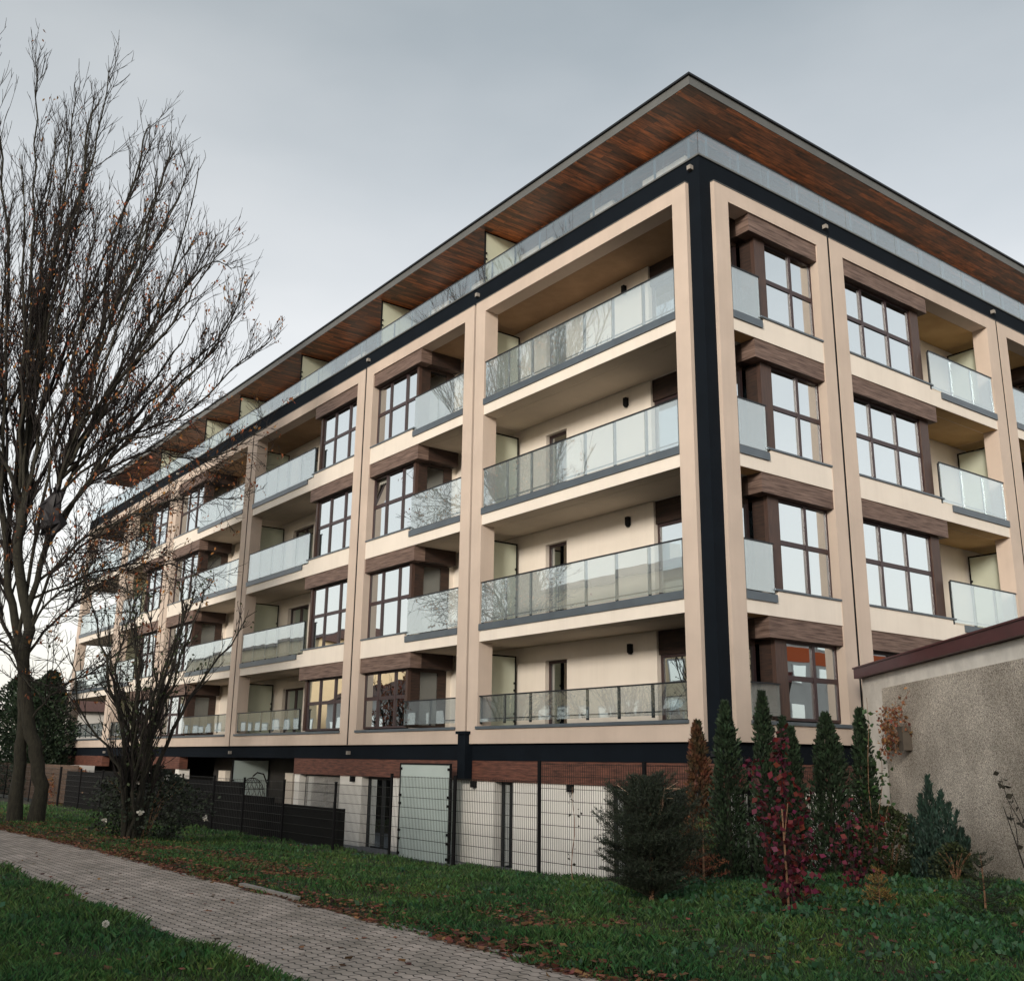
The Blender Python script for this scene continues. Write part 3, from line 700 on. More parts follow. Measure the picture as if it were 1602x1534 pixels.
for p, q_ in (((1.18, -3.1), (1.12, -.6)), ((1.12, -.6), (1.05, 1.4)), ((1.05, 1.4), (1.0, 3.2))): mesh_panel(p, q_, -.03, -1.85, .055).build('mesh_panel', K['wire'], FEN)
# short gate post
fpost(-8.67, -3.3, -2.15, -.97).build('fence_post', K['black'], FEN)
# black slatted privacy boards behind the left part of the fence
SL = root('slat_screen', 'black horizontal board screen, stepped in height, behind the left part of the wire fence', 'screen', (-14, -2.9, -2.0))
for a, b_, t in ((-9.0, -12.9, -1.12), (-12.9, -15.0, -.99), (-15.0, -19.6, -.66), (-19.6, -25, -.62), (-25, -33, -.62)):
    bb = MB(); n = int((t + 2.0) / .14); 
    for j in range(n): bb.box(b_ + .01, a - .01, -2.94 + .004 * (j % 2), -2.90 + .004 * (j % 2), -2.0 + j * (t + 2.0) / n, -2.0 + (j + .995) * (t + 2.0) / n)
    bb.box(a - .04, a, -2.9, -2.84, -2.1, t)
    bb.build('board_panel', K['black'], SL)
WF = root('plank_fence', 'brown horizontal plank fence at far left behind the wire mesh', 'fence', (-43, -2.3, -2.0))
for j in range(7):
    x0 = -54 + j * 2.9; b = MB()
    for q_ in range(8): b.box(x0, x0 + 2.84, -2.32, -2.28, -2.0 + q_ * .2, -2.0 + q_ * .2 + .19)
    b.build('plank_panel', K['woodfence'], WF)

# egg chair behind the boards
EG = root('hanging_egg_chair', 'black rattan hanging egg chair on a curved stand on the ground floor terrace', 'chair', (-21.9, .35, -2.4))
st = MB(); st.tube([(-21.3, .7, -2.38), (-21.35, .75, -1.6), (-21.4, .75, -.9), (-21.55, .65, -.55), (-21.75, .5, -.5), (-21.85, .4, -.62)], .025, 8); st.tube([(-21.9, .0, -2.38), (-21.3, .7, -2.38), (-22.3, .9, -2.38)], .02, 6); st.build('stand', K['black'], EG)
eg = MB(); cx, cy, cz = -21.9, .4, -1.35
for j in range(14):
    a = 2 * math.pi * j / 14
    eg.tube([(cx + .46 * math.sin(t) * math.cos(a + t * .6), cy + .46 * math.sin(t) * math.sin(a + t * .6), cz + .68 * math.cos(t)) for t in np.linspace(.05, 3.0, 12)], .009, 5)
for t in np.linspace(.3, 2.8, 7):
    eg.tube([(cx + .46 * math.sin(t) * math.cos(a), cy + .46 * math.sin(t) * math.sin(a), cz + .68 * math.cos(t)) for a in np.linspace(0, 2 * math.pi, 20)], .008, 5)
eg.build('egg_shell', K['rattan'], EG); MB().tube([(cx, cy, cz + .66), (cx, cy, -.62)], .006, 5).build('chain', K['black'], EG)
MB().tube([(cx, cy, cz - .5), (cx, cy, cz - .38)], [.3, .36], 14).build('cushion', K['dark'], EG)

# ------------------------------------------------------------------ garage with pebble-dash wall
GA = root('garage', 'low garage with pebble-dashed wall, white plaster border and dark red metal coping', 'building', (5.7, -.6, -1.5))
gd = np.array([-.779, .627]); gn = np.array([.627, .779]); g0 = np.array([5.72, -.63]) - gd * 6.0; g1 = np.array([.78, 3.35])
Lg = np.linalg.norm(g1 - g0)
def gbox(s0, s1, n0, n1, z0, z1):
    b = MB(); a = g1 - gd * s0; c = g1 - gd * s1; P4 = [a + gn * n0, c + gn * n0, c + gn * n1, a + gn * n1]
    b.v = [(*x, z0) for x in P4] + [(*x, z1) for x in P4]; b.f = [(0, 3, 2, 1), (4, 5, 6, 7), (0, 1, 5, 4), (1, 2, 6, 5), (2, 3, 7, 6), (3, 0, 4, 7)]; return b
gbox(0, Lg, 0, 5, -2.2, 1.67).build('plaster_wall', K['plaster_w'], GA)
gbox(1.22, Lg - .4, -.018, -.001, -2.2, 1.40).build('pebble_dash_panel', K['pebble'], GA)
gbox(-.12, Lg + .1, -.12, 5.1, 1.68, 1.87).build('coping', K['coping'], GA)
gbox(-.14, Lg + .12, -.14, 5.12, 1.871, 1.90).build('coping_cap', K['coping'], GA)
vb_ = gbox(2.36, 2.62, -.17, -.02, .26, .66); vb_.build('vent_box', mat('weathered_box', (.085, .07, .055), .85, var=.2), GA)

# ------------------------------------------------------------------ foliage helpers
def leaf_cloud(P_, size, aspect=.5, up=0.0, dirs=None, jit=1.0, fold=0.0, rg=rng):
    """diamond leaves (two triangles as one quad) at points P_, returns verts, quads"""
    n = len(P_); size = np.broadcast_to(size, (n,)).reshape(n, 1)
    d = rg.normal(size=(n, 3)) * jit
    if dirs is not None: d = d + dirs
    d[:, 2] += up; d /= np.linalg.norm(d, axis=1, keepdims=True) + 1e-9
    s = rg.normal(size=(n, 3)); s -= d * (s * d).sum(1, keepdims=True); s /= np.linalg.norm(s, axis=1, keepdims=True) + 1e-9
    nn = np.cross(d, s)
    a = P_; b = P_ + d * size * .45 + s * size * aspect * .5 + nn * size * fold; c = P_ + d * size; e_ = P_ + d * size * .45 - s * size * aspect * .5 + nn * size * fold
    V = np.stack([a, b, c, e_], 1).reshape(-1, 3); Fc = np.arange(4 * n).reshape(n, 4)
    return V, Fc
def crown_points(n, rx, rz, prof, base, rg=rng, inner=.45):
    """points in a shell volume of revolution; prof(t)->radius fraction"""
    t = rg.random(n) ** .9; a = rg.random(n) * 2 * math.pi
    lump = 1 + .22 * np.sin(a * 3 + t * 9) + .12 * np.sin(a * 5 - t * 17) + .08 * rg.normal(size=n)
    r = rx * prof(t) * lump * (inner + (1 - inner) * rg.random(n) ** .5)
    return np.stack([base[0] + r * np.cos(a), base[1] + r * np.sin(a), base[2] + rz * t], 1), np.stack([np.cos(a), np.sin(a), np.zeros(n)], 1)

def thuja(x, y, h, w, label, m_='thuja', n=5200, seed=1, group='columnar thujas beside the dark corner'):
    rg = np.random.default_rng(seed); z = float(zt(x, y))
    R = root('thuja', label, 'conifer', (x, y, z), group)
    MB().tube([(x, y, z - .1), (x, y, z + h * .5), (x + .02, y, z + h * .9)], [.05, .03, .008], 7).build('trunk', K['bark'], R)
    prof = lambda t: np.interp(t, [0, .08, .35, .7, .9, 1], [.75, 1, .95, .62, .3, .04])
    Pp, D = crown_points(n, w / 2, h, prof, (x, y, z), rg, .25)
    V, Fc = leaf_cloud(Pp, rg.uniform(.05, .10, len(Pp)), .42, up=1.1, dirs=D * .8, jit=.35, rg=rg)
    # narrower leaders sticking out of the top
    link_mesh('foliage', V, Fc, K[m_], R)
    return R

thuja(1.02 + .5, -2.37 + .1, 2.41, .50, 'thin reddish-brown thuja left of the dark building corner', 'thuja_red', 3800, 3)
thuja(2.22, -2.39, 2.62, .56, 'dark green thuja standing right at the dark building corner', 'thuja', 5600, 4)
thuja(2.72, -2.11, 2.72, .46, 'tallest narrow thuja behind the red-leaved shrub', 'thuja', 5200, 5)
thuja(2.36, -1.19, 2.40, .40, 'slim thuja close behind the tallest thuja, its tip just lower', 'thuja', 3600, 6)
thuja(2.72, -1.45, 2.2, .36, 'short slim thuja on the right side of the middle thuja cluster', 'thuja', 3400, 8)
thuja(2.94, -.86, 2.40, .68, 'broad dark thuja in front of the ground floor window on the right', 'thuja', 7000, 7)
thuja(3.38, -.60, 2.45, .42, 'rightmost thuja with green leafy shoots against the white wall border', 'thuja', 4200, 9)

def spruce(x, y, h, w, label, m_, cat, seed, tiers=11, per=11, group=None, dead=None, name='spruce', nd=.06, dens=1.0, rnd_=0.0):
    rg = np.random.default_rng(seed); z = float(zt(x, y)); R = root(name, label, cat, (x, y, z), group)
    MB().tube([(x, y, z - .1), (x + .01, y, z + h * .5), (x, y + .01, z + h)], [max(.012, h * .025), h * .014, .004], 6).build('trunk', K['stem'], R)
    br = MB(); PT = []; DR = []
    for t in range(tiers):
        f_ = t / (tiers - 1); zz = z + h * (.06 + .90 * f_); Lb = w / 2 * ((1 - f_ * .93) ** .8 if not rnd_ else (1 - f_ ** 2.4 * .9) * (.8 + .2 * min(1, f_ * 4)))
        nb = max(4, int(per * (1 - .45 * f_)))
        for b in range(nb):
            a = 2 * math.pi * (b + rg.random() * .7) / nb; ln = Lb * rg.uniform(.75 - rnd_, 1.12 + rnd_ * .6); rise = rg.uniform(.05, .35) + .5 * f_ + rnd_ * rg.uniform(0, 1.2)
            p0 = np.array([x, y, zz + rg.uniform(-.03, .03)]); p1 = p0 + np.array([math.cos(a) * ln, math.sin(a) * ln, ln * rise])
            br.tube([p0, (p0 + p1) / 2 + [0, 0, -.02], p1], [.006, .004, .002], 3, cap=False)
            subs = [(p0 + (p1 - p0) * .12, p1)]
            for sgn in (-1, 1):
                for st_ in (.4, .62, .8):
                    s0 = p0 + (p1 - p0) * st_; aa = a + sgn * .75; sl = ln * (1 - st_) * .75 + .03
                    subs.append((s0, s0 + np.array([math.cos(aa) * sl, math.sin(aa) * sl, sl * rise])))
            for s0, s1 in subs:
                L_ = np.linalg.norm(s1 - s0); nn_ = max(3, int(L_ / .011 * dens)); u = rg.random((nn_, 1))
                PT.append(s0 + (s1 - s0) * u); DR.append(np.repeat(((s1 - s0) / (L_ + 1e-6))[None] * .9, nn_, 0))
    br.build('branch', K['bark'], R)
    PT = np.concatenate(PT); DR = np.concatenate(DR)
    V, Fc = leaf_cloud(PT, rg.uniform(nd * .6, nd, len(PT)), .16, dirs=DR, jit=.75, up=.2, rg=rg)
    if dead is None: link_mesh('needles', V, Fc, K[m_], R)
    else:
        mid = V.reshape(-1, 4, 3)[:, 0, 2] < z + h * .55
        for sel, mm in ((mid, dead), (~mid, m_)):
            Vs = V.reshape(-1, 4, 3)[sel].reshape(-1, 3); link_mesh('needles', Vs, np.arange(len(Vs)).reshape(-1, 4), K[mm], R)
    return R
spruce(3.52, -5.33, 1.45, 1.30, 'bushy dark spruce with pale dry shoots at its top, in the lawn before the fence', 'spruce', 'spruce', 21, tiers=19, per=24, dens=1.35, nd=.058, rnd_=.40)
ds = MB(); rr = random.Random(5)
for j in range(16):
    a = rr.uniform(-1, 1); l_ = rr.uniform(.25, .45)
    ds.tube([(3.45 + a * .25, -5.3, -.65), (3.45 + a * .35, -5.32, -.65 + l_ * .8), (3.45 + a * .6, -5.3, -.65 + l_ * rr.uniform(.7, 1.1))], [.008, .006, .003], 4)
tag(ds.build('dry_stalk', K['paleleaf'], base=(3.45, -5.3, -.65)), 'pale dry stalks arching out of the top of the dark spruce', 'dry grass')
spruce(2.46, -3.25, .90, .85, 'small fir with fresh green top and dead orange-brown lower branches', 'firg', 'fir', 22, tiers=7, per=6, dead='firbrown', name='young_fir', dens=.7, nd=.05)
spruce(5.95, -4.23, .40, .42, 'dwarf yellow-orange conifer low in the grass', 'yellowfir', 'conifer', 23, tiers=6, per=8, name='dwarf_conifer', dens=.9, nd=.045)
spruce(6.96, -3.85, .62, .72, 'sparse young spruce with bare reddish trunk near the right edge', 'spruce', 'spruce', 24, tiers=6, per=8, name='young_spruce', dens=.9, nd=.05)

# juniper: several pointed plumes
def juniper(x, y, label):
    rg = np.random.default_rng(31); z = float(zt(x, y)); R = root('juniper', label, 'juniper', (x, y, z)); PT = []; DR = []
    st = MB()
    for (dx, dy, h, w) in ((0, 0, 1.42, .34), (-.2, .1, 1.15, .34), (.22, -.05, 1.22, .3), (.42, -.2, 1.05, .28), (.62, -.35, .95, .2), (-.34, .0, .85, .34), (.1, -.25, .8, .5), (.4, .1, .7, .5), (.6, -.1, .6, .4)):
        n = int(1500 * h * w * 2.2); t = rg.random(n); a = rg.random(n) * 6.283; r = w / 2 * np.interp(t, [0, .25, .7, 1], [.8, 1, .5, .03]) * (.35 + .65 * rg.random(n) ** .5)
        PT.append(np.stack([x + dx * (.4 + .6 * t) + r * np.cos(a), y + dy + r * np.sin(a), z + h * t], 1)); DR.append(np.stack([np.cos(a) * .35, np.sin(a) * .35, np.full(n, 1.4)], 1))
        st.tube([(x, y, z), (x + dx, y + dy, z + h * .8)], [.02, .005], 5)
    st.build('stem', K['bark'], R); V, Fc = leaf_cloud(np.concatenate(PT), rg.uniform(.05, .10, sum(len(p) for p in PT)), .28, dirs=np.concatenate(DR), jit=.35, rg=rg); link_mesh('foliage', V, Fc, K['juniper'], R)
juniper(4.38, -.5, 'blue-green juniper with pointed plumes in front of the pebble-dashed wall')

def shrub(name, x, y, h, w, label, m_, cat, n, leaf, seed, asp=.6, group=None, trunk=True, prof=None):
    rg = np.random.default_rng(seed); z = float(zt(x, y)); R = root(name, label, cat, (x, y, z), group)
    prof = prof or (lambda t: np.sqrt(np.clip(1 - (2 * t - .9) ** 2, .03, 1)))
    Pp, D = crown_points(n, w / 2, h, prof, (x, y, z), rg, .3)
    V, Fc = leaf_cloud(Pp, rg.uniform(leaf * .6, leaf * 1.2, n), asp, up=.3, dirs=D * .8, jit=.7, rg=rg)
    st = MB()
    for j in range(9):
        a = j * 2.4; st.tube([(x, y, z - .05), (x + .3 * w * math.cos(a) * .5, y + .3 * w * math.sin(a) * .5, z + h * .5), (x + w * .38 * math.cos(a), y + w * .38 * math.sin(a), z + h * .8)], [.015, .01, .004], 5)
    st.build('stem', K['stem'], R); link_mesh('foliage', V, Fc, K[m_], R); return R
shrub('round_shrub', 3.6, -.45, 1.0, 1.35, 'rounded olive-green shrub between the thujas and the juniper', 'shrubg', 'shrub', 6500, .055, 41)
shrub('low_shrub', 4.95, -.95, .55, .6, 'small yellowish-green shrub at the foot of the juniper', 'shrubg', 'shrub', 1200, .05, 42)

# leafy shoots climbing along the rightmost thuja
def shoots(name, x, y, label, cat, stems, m_, leaf, mst='stem', seed=1, group=None, asp=.75, droop=.3):
    rg = np.random.default_rng(seed); z = float(zt(x, y)); R = root(name, label, cat, (x, y, z), group); st = MB(); PT = []; 
    for (dx, dy, h, n, bx) in stems:
        ph = rg.random() * 6; pts = [np.array([x + dx * (.25 + .9 * t ** 1.3) + bx * .5 * math.sin(t * 2.5) * t + .02 * math.sin(t * 9 + ph), y + dy * (.4 + .6 * t) + .02 * math.cos(t * 8 + ph), z + h * t]) for t in np.linspace(0, 1, 7)]
        st.tube(pts, np.linspace(.009, .003, 7), 5)
        for q_ in range(n):
            t = .06 + .94 * rg.random() ** .8; i = min(5, int(t * 6)); p = pts[i] + (pts[i + 1] - pts[i]) * (t * 6 - i); PT.append(p + rg.normal(size=3) * np.array([.06, .06, .03]) * (1.5 - .6 * t))
    st.build('stem', K[mst], R)
    PT = np.array(PT); V, Fc = leaf_cloud(PT, rg.uniform(leaf * .6, leaf * 1.25, len(PT)), asp, up=-droop, jit=.8, fold=.12, rg=rg); link_mesh('foliage', V, Fc, K[m_], R); return R
shoots('leafy_shoot', 3.5, -.72, 'tall green leafy shoots rising in front of the white wall border', 'shrub', [(.05, 0, 2.62, 60, .1), (.18, .1, 1.9, 50, .1), (-.1, 0, 1.7, 45, -.1), (.3, 0, 1.1, 40, .1), (-.2, .1, 1.2, 40, 0), (.4, .1, .8, 36, 0)], 'leafg', .09, seed=51)
# crimson shrub: three groups of stems
shoots('red_leaved_shrub', 5.40, -5.06, 'crimson-leaved shrub with tall upright stems in front of the middle thujas', 'shrub',
       [(-.02, 0, 1.95, 220, .04), (-.34, -.1, 1.62, 130, -.05), (.1, .1, 1.3, 70, .12), (-.2, .1, 1.1, 70, 0), (.28, 0, .95, 60, .1), (-.4, .2, .8, 40, 0), (.2, -.1, .8, 50, .1), (.5, .1, .75, 40, .1), (-.1, .0, .6, 50, 0)], 'redleaf', .082, mst='twig', seed=52, group='red-leaved shrubs')
shoots('red_leaved_shrub', 4.72, -2.98, 'smaller crimson-leaved shrub in front of the broad dark thuja', 'shrub', [(.0, 0, 1.2, 55, .05), (-.2, .1, .9, 40, -.05), (.25, 0, .95, 26, .1), (.5, 0, 1.05, 40, .08), (.1, 0, .6, 30, 0)], 'redleaf', .082, mst='twig', seed=53, group='red-leaved shrubs')
pl_ = MB(); pl_.tube([(5.42, -5.12, -1.72), (5.40, -5.1, -1.2), (5.38, -5.1, -.45)], [.015, .013, .009], 6); pl_.tube([(5.395, -5.1, -.8), (5.45, -5.08, -.42)], .007, 5)
tag(pl_.build('stake', K['stem'], base=(5.33, -5.22, -1.72)), 'pale orange-brown stem standing among the crimson leaves', 'stem')
VN = root('climbing_vine', 'vine with orange and pink autumn leaves beside the vent box on the pebble-dashed wall', 'vine', (2.4, 1.9, -1.5))
rgv = np.random.default_rng(54); stv = MB(); pv_ = []
for j in range(16):
    s0 = rgv.uniform(1.5, 2.65); z0 = rgv.uniform(.35, .75); s1 = s0 + rgv.normal() * .3; z1_ = rgv.uniform(.1, 1.35)
    pts = [np.array([*(g1 - gd * (s0 + (s1 - s0) * t) - gn * (.03 + .22 * math.sin(t * 2.6))), z0 + (z1_ - z0) * t]) for t in np.linspace(0, 1, 6)]
    stv.tube(pts, .005, 4)
    for q_ in range(30):
        t = rgv.random() * 4.99; i = int(t); pv_.append(pts[i] + (pts[i + 1] - pts[i]) * (t - i) + rgv.normal(size=3) * .045)
stv.build('stem', K['stem'], VN); V, Fc = leaf_cloud(np.array(pv_), rgv.uniform(.04, .085, len(pv_)), .8, up=-.3, jit=.8, fold=.12, rg=rgv); link_mesh('foliage', V, Fc, mat('autumn_vine_leaf', (.24, .105, .05), .8, island=.8, trans=.2), VN)
def weed(x, y, h, label, name='tall_weed'):
    shoots(name, x, y, label, 'weed', [(.03, 0, h, 16, .02)], 'bark', .06, seed=61)
weed(.35, -3.9, 1.42, 'single dark dry weed stalk in front of the white wall')
# bare sapling, leafy twig and sticks at the right edge
sp_ = MB()
sp_.tube([(6.95, -2.75, -1.6), (6.85, -2.7, -1.2), (6.72, -2.62, -.85), (6.55, -2.5, -.45)], [.012, .01, .007, .004], 5); sp_.tube([(6.75, -2.64, -.95), (6.73, -2.6, -.7), (6.66, -2.55, -.45)], [.006, .005, .003], 5); sp_.tube([(6.98, -2.75, -1.3), (6.98, -2.7, -.9), (6.85, -2.6, -.6)], [.006, .005, .003], 5)
tag(sp_.build('bare_sapling', K['twig'], base=(6.95, -2.75, -1.6)), 'thin bare sapling against the pebble-dashed wall at the right edge', 'sapling')
shoots('leaning_branch', 7.6, -3.3, 'dark leafy twig reaching in from the right edge before the wall', 'shrub', [(-.55, .2, 1.42, 26, -.3), (-.45, .1, 1.25, 20, -.2)], 'bark', .085, mst='twig', seed=63)

# ------------------------------------------------------------------ bare trees
class Wood:
    """collects branch tubes fast"""
    def __init__(s): s.V = []; s.F = []; s.n = 0
    def add(s, pts, rs, k):
        pts = np.asarray(pts, float); m_ = len(pts); d = np.gradient(pts, axis=0); d /= np.linalg.norm(d, axis=1, keepdims=True) + 1e-9
        x = np.cross(d, [.31, .2, .93]); x /= np.linalg.norm(x, axis=1, keepdims=True) + 1e-9; y = np.cross(d, x)
        a = np.arange(k) * 2 * math.pi / k
        ring = pts[:, None] + np.asarray(rs)[:, None, None] * (np.cos(a)[None, :, None] * x[:, None] + np.sin(a)[None, :, None] * y[:, None])
        s.V.append(ring.reshape(-1, 3)); i = np.arange(m_ - 1)[:, None] * k; j = np.arange(k)[None]; j2 = (j + 1) % k
        s.F.append((np.stack([i + j, i + j2, i + k + j2, i + k + j], -1).reshape(-1, 4)) + s.n); s.n += m_ * k
    def build(s, name, m_, parent): return link_mesh(name, np.concatenate(s.V), np.concatenate(s.F), m_, parent, smooth=True)

def smooth_line(P_, n):
    P_ = np.asarray(P_, float); t = np.linspace(0, len(P_) - 1, n); i = np.clip(t.astype(int), 0, len(P_) - 2); u = (t - i)[:, None]
    def g(k): return P_[np.clip(k, 0, len(P_) - 1)]
    a, b, c, d = g(i - 1), g(i), g(i + 1), g(i + 2)
    return .5 * (2 * b + (c - a) * u + (2 * a - 5 * b + 4 * c - d) * u ** 2 + (3 * b - a - 3 * c + d) * u ** 3)

def sprout(W1, W2, line, rad_, level, rg, leaves, dens, maxlev, upv, lenf, out):
    """grow child branches off a polyline"""
    wide = upv < .3
    seg = np.linalg.norm(np.diff(line, axis=0), axis=1); Lt = seg.sum(); n = max(1, int(Lt * dens[level]))
    m_ = len(line)
    for _ in range(n):
        t = (.18 + .8 * rg.random()) if level == 0 else (.1 + .88 * rg.random()); fi = t * (m_ - 1); i = min(m_ - 2, int(fi)); p = line[i] + (line[i + 1] - line[i]) * (fi - i)
        d0 = line[i + 1] - line[i]; d0 /= np.linalg.norm(d0) + 1e-9
        ax = rg.normal(size=3); ax -= d0 * (ax @ d0); ax /= np.linalg.norm(ax) + 1e-9; ang = rg.uniform(.4, 1.0) if wide else rg.uniform(.25, .62)
        d = d0 * math.cos(ang) + ax * math.sin(ang); d[2] += upv * .35
        r0 = rad_[i] * rg.uniform(.35, .6); ln = lenf[level] * rg.uniform(.45, 1.25) * (1 - (.78 if level == 0 else .5) * t)
        k = 7 if level < 1 else 5; pts = [p]; q_ = p.copy(); dd = d / np.linalg.norm(d)
        for j in range(k):
            dd = dd + np.array([0, 0, upv * .16]) + rg.normal(size=3) * (.11 if wide else .055); dd /= np.linalg.norm(dd); q_ = q_ + dd * ln / k; pts.append(q_.copy())
        pts = np.array(pts); rr_ = np.linspace(min(max(r0, .009), .036), .0048, len(pts))
        (W1 if level == 0 else W2).add(pts, rr_, 5 if level == 0 else 3)
        if level + 1 < maxlev: sprout(W1, W2, pts, rr_, level + 1, rg, leaves, dens, maxlev, upv, lenf, out)
        elif rg.random() < leaves: out.append(pts[-1 - rg.integers(0, 3)])

LIMB = {'T1':[(-0.65, 0.05), (-0.75, 1.46), (-0.85, 2.62), (-1.02, 3.66), (-1.5, 5.18), (-1.83, 6.76), (-2.34, 9.22), (-2.91, 12.7), (-3.53, 16.42), (-3.95, 20.02)],
'T2':[(-0.24, 0.06), (-0.17, 0.9), (-0.34, 1.76), (-0.63, 2.48), (-0.89, 3.81), (-1.02, 5.04), (-1.38, 6.28), (-1.42, 7.57), (-1.53, 9.23), (-1.65, 10.94), (-1.71, 12.71), (-1.77, 14.17), (-1.64, 15.87), (-1.23, 17.43), (-1.38, 19.44), (-1.17, 20.68)],
'T3':[(-0.99, 5.19), (-0.79, 6.61), (-0.77, 7.91), (-0.65, 9.24), (-0.45, 10.96), (-0.29, 13.09), (-0.2, 14.94), (-0.03, 16.86), (0.32, 19.26), (0.37, 19.67)],
'L4':[(-0.99, 6.93), (-0.68, 8.24), (-0.02, 9.42), (0.67, 10.45), (1.28, 11.68), (1.75, 12.76), (2.25, 14.6), (2.6, 16.8)],
'L5':[(-0.86, 8.4), (0.12, 9.59), (0.85, 10.28), (1.69, 11.69), (2.7, 13.32), (3.23, 15.46)],
'L6':[(-0.77, 8.9), (0.04, 10.27), (0.92, 11.15), (2.12, 12.4), (2.87, 13.32), (3.73, 14.16)],
'L7':[(-1.01, 7.09), (-0.09, 8.58), (1.27, 9.43), (2.56, 9.45), (4.06, 10.84)],
'L8':[(-1.03, 6.61), (0.23, 8.58), (0.96, 9.26), (2.23, 9.45), (2.98, 10.14)],
'L9':[(-1.21, 5.97), (-1.71, 7.57), (-2.05, 10.07), (-2.24, 12.7), (-2.54, 15.48), (-2.84, 18.4), (-3.13, 20.86)],
'L10':[(-1.53, 9.23), (-1.36, 11.65), (-1.09, 14.18), (-0.68, 16.46), (-0.21, 18.44), (-0.01, 19.87)],
'L11':[(-0.45, 10.96), (-0.04, 13.1), (0.52, 14.95), (1.02, 16.68), (1.49, 19.07)],
'L12':[(-0.98, 4.73), (-0.4, 5.98), (0.6, 6.79), (1.96, 7.29), (3.2, 7.63)],
'L13':[(-0.89, 3.81), (-0.43, 5.04), (0.38, 5.99), (1.23, 6.8)],
'L14':[(-0.87, 5.97), (0.09, 7.1), (1.55, 8.27), (3.11, 8.62)],
'L15':[(-1.42, 7.57), (-2.09, 9.22), (-3.15, 10.92), (-4.38, 13.58)],
'L16':[(-1.02, 3.66), (-2.0, 5.18), (-3.17, 6.74), (-4.83, 9.18)],
'L17':[(-0.65, 9.24), (0.37, 11.67), (1.01, 13.48), (1.98, 15.73), (2.47, 15.93)],
'L18':[(-0.63, 2.48), (0.1, 3.23), (1.11, 3.69), (2.11, 4.31)],
'L19':[(-0.89, 3.81), (-1.58, 4.41), (-0.54, 3.52), (0.29, 2.93)],
'L20':[(-2.34, 9.22), (-3.41, 12.69), (-4.3, 16.41), (-4.39, 19.39)]}
LIMB.update({'M1': [(-1.5, 9.0), (-1.2, 11.5), (-.7, 14.0), (.0, 16.6), (.5, 18.3)], 'M2': [(-1.4, 7.6), (-.9, 9.6), (.2, 12.0), (1.2, 14.4), (2.0, 17.2)], 'M3': [(-.9, 7.0), (.3, 8.8), (1.6, 10.6), (2.9, 12.6), (3.4, 14.9)],
 'M4': [(-.8, 8.0), (.6, 9.6), (2.0, 10.4), (3.3, 12.2), (3.9, 13.0)], 'M5': [(-2.1, 9.0), (-1.9, 12.0), (-2.1, 15.0), (-1.9, 18.0), (-2.1, 20.4)], 'M6': [(-.9, 5.4), (.2, 6.2), (1.6, 6.6), (2.8, 6.2)], 'M7': [(-1., 4.6), (-.2, 5.4), (1.0, 5.7), (2.3, 5.2)], 'M8': [(-.6, 9.2), (.0, 12.2), (.6, 14.6), (1.3, 17.2), (1.5, 18.4)]})
RAD = dict(M1=.07, M2=.07, M3=.07, M4=.06, M5=.08, M6=.05, M7=.05, M8=.06, T1=.26, T2=.30, T3=.15, L4=.10, L5=.085, L6=.08, L7=.07, L8=.06, L9=.12, L10=.08, L11=.07, L12=.07, L13=.06, L14=.06, L15=.1, L16=.1, L17=.07, L18=.045, L19=.04, L20=.08)
DEP = dict(M1=(0, .9, 1.8), M2=(0, -.9, -1.9), M3=(0, .2, .6), M4=(0, .6, 1.4), M5=(0, .6, 1.), M6=(0, 1., 1.8), M7=(0, -.8, -1.6), M8=(0, -.3, -.8), T1=(0, .3, -1), T2=(.1, -.1, .6), T3=(0, .4, .5), L4=(0, -.6, -1.6), L5=(0, .6, 1.8), L6=(0, -.8, -2.2), L7=(0, .8, 2.2), L8=(0, -.7, -1.5), L9=(0, 1, 2.2), L10=(0, -.7, -1.6), L11=(0, .6, 1.2), L12=(0, -.9, -1.8), L13=(0, .9, 1.6), L14=(0, 1.0, 2.4), L15=(0, -.8, -2), L16=(0, .8, 2), L17=(0, 1, 2.4), L18=(0, -.5, -1.2), L19=(0, -.6, -1.4), L20=(0, -1, -2.6))
TB = np.array([-16.33, -7.66, -1.97]); TS = 1.125; TR = np.array([.60122, .79908, 0]); TF = np.array([-.79908, .60122, 0])
TREE = root('bare_tree', 'tall bare tree with several trunks and a few orange leaves left of the path', 'tree', tuple(TB))
rgT = np.random.default_rng(77); WA = Wood(); WB = Wood(); WC = Wood(); LP = []
rgL = np.random.default_rng(404)
for j_, se in enumerate(np.concatenate([np.linspace(-5.0, 3.3, 14), np.linspace(-3.5, 2.0, 4)])):
    he = np.interp(se, [-5, -4, 0, 1, 2, 3, 3.8], [19.6, 20.6, 20.2, 18.9, 16.8, 15.2, 13.2]) - (rgL.uniform(0, 1.2) if j_ < 14 else rgL.uniform(2.5, 5))
    s0_ = -1.35 + .18 * se; h0_ = rgL.uniform(6.0, 9.5) if j_ < 14 else rgL.uniform(4.5, 8)
    LIMB['P%d' % j_] = [(s0_, h0_), (s0_ + (se - s0_) * .22, h0_ + (he - h0_) * .26), (s0_ + (se - s0_) * .55, h0_ + (he - h0_) * .55), (s0_ + (se - s0_) * .84, h0_ + (he - h0_) * .8), (se, he)]
    RAD['P%d' % j_] = .085; dd0 = rgL.uniform(-2.8, 2.8); DEP['P%d' % j_] = (0, dd0 * .4, dd0)
LINES = []
ORDER = ['T1', 'T2', 'T3', 'L9', 'L5', 'L4', 'L11', 'L20'] ; ORDER += [k_ for k_ in LIMB if k_ not in ORDER]
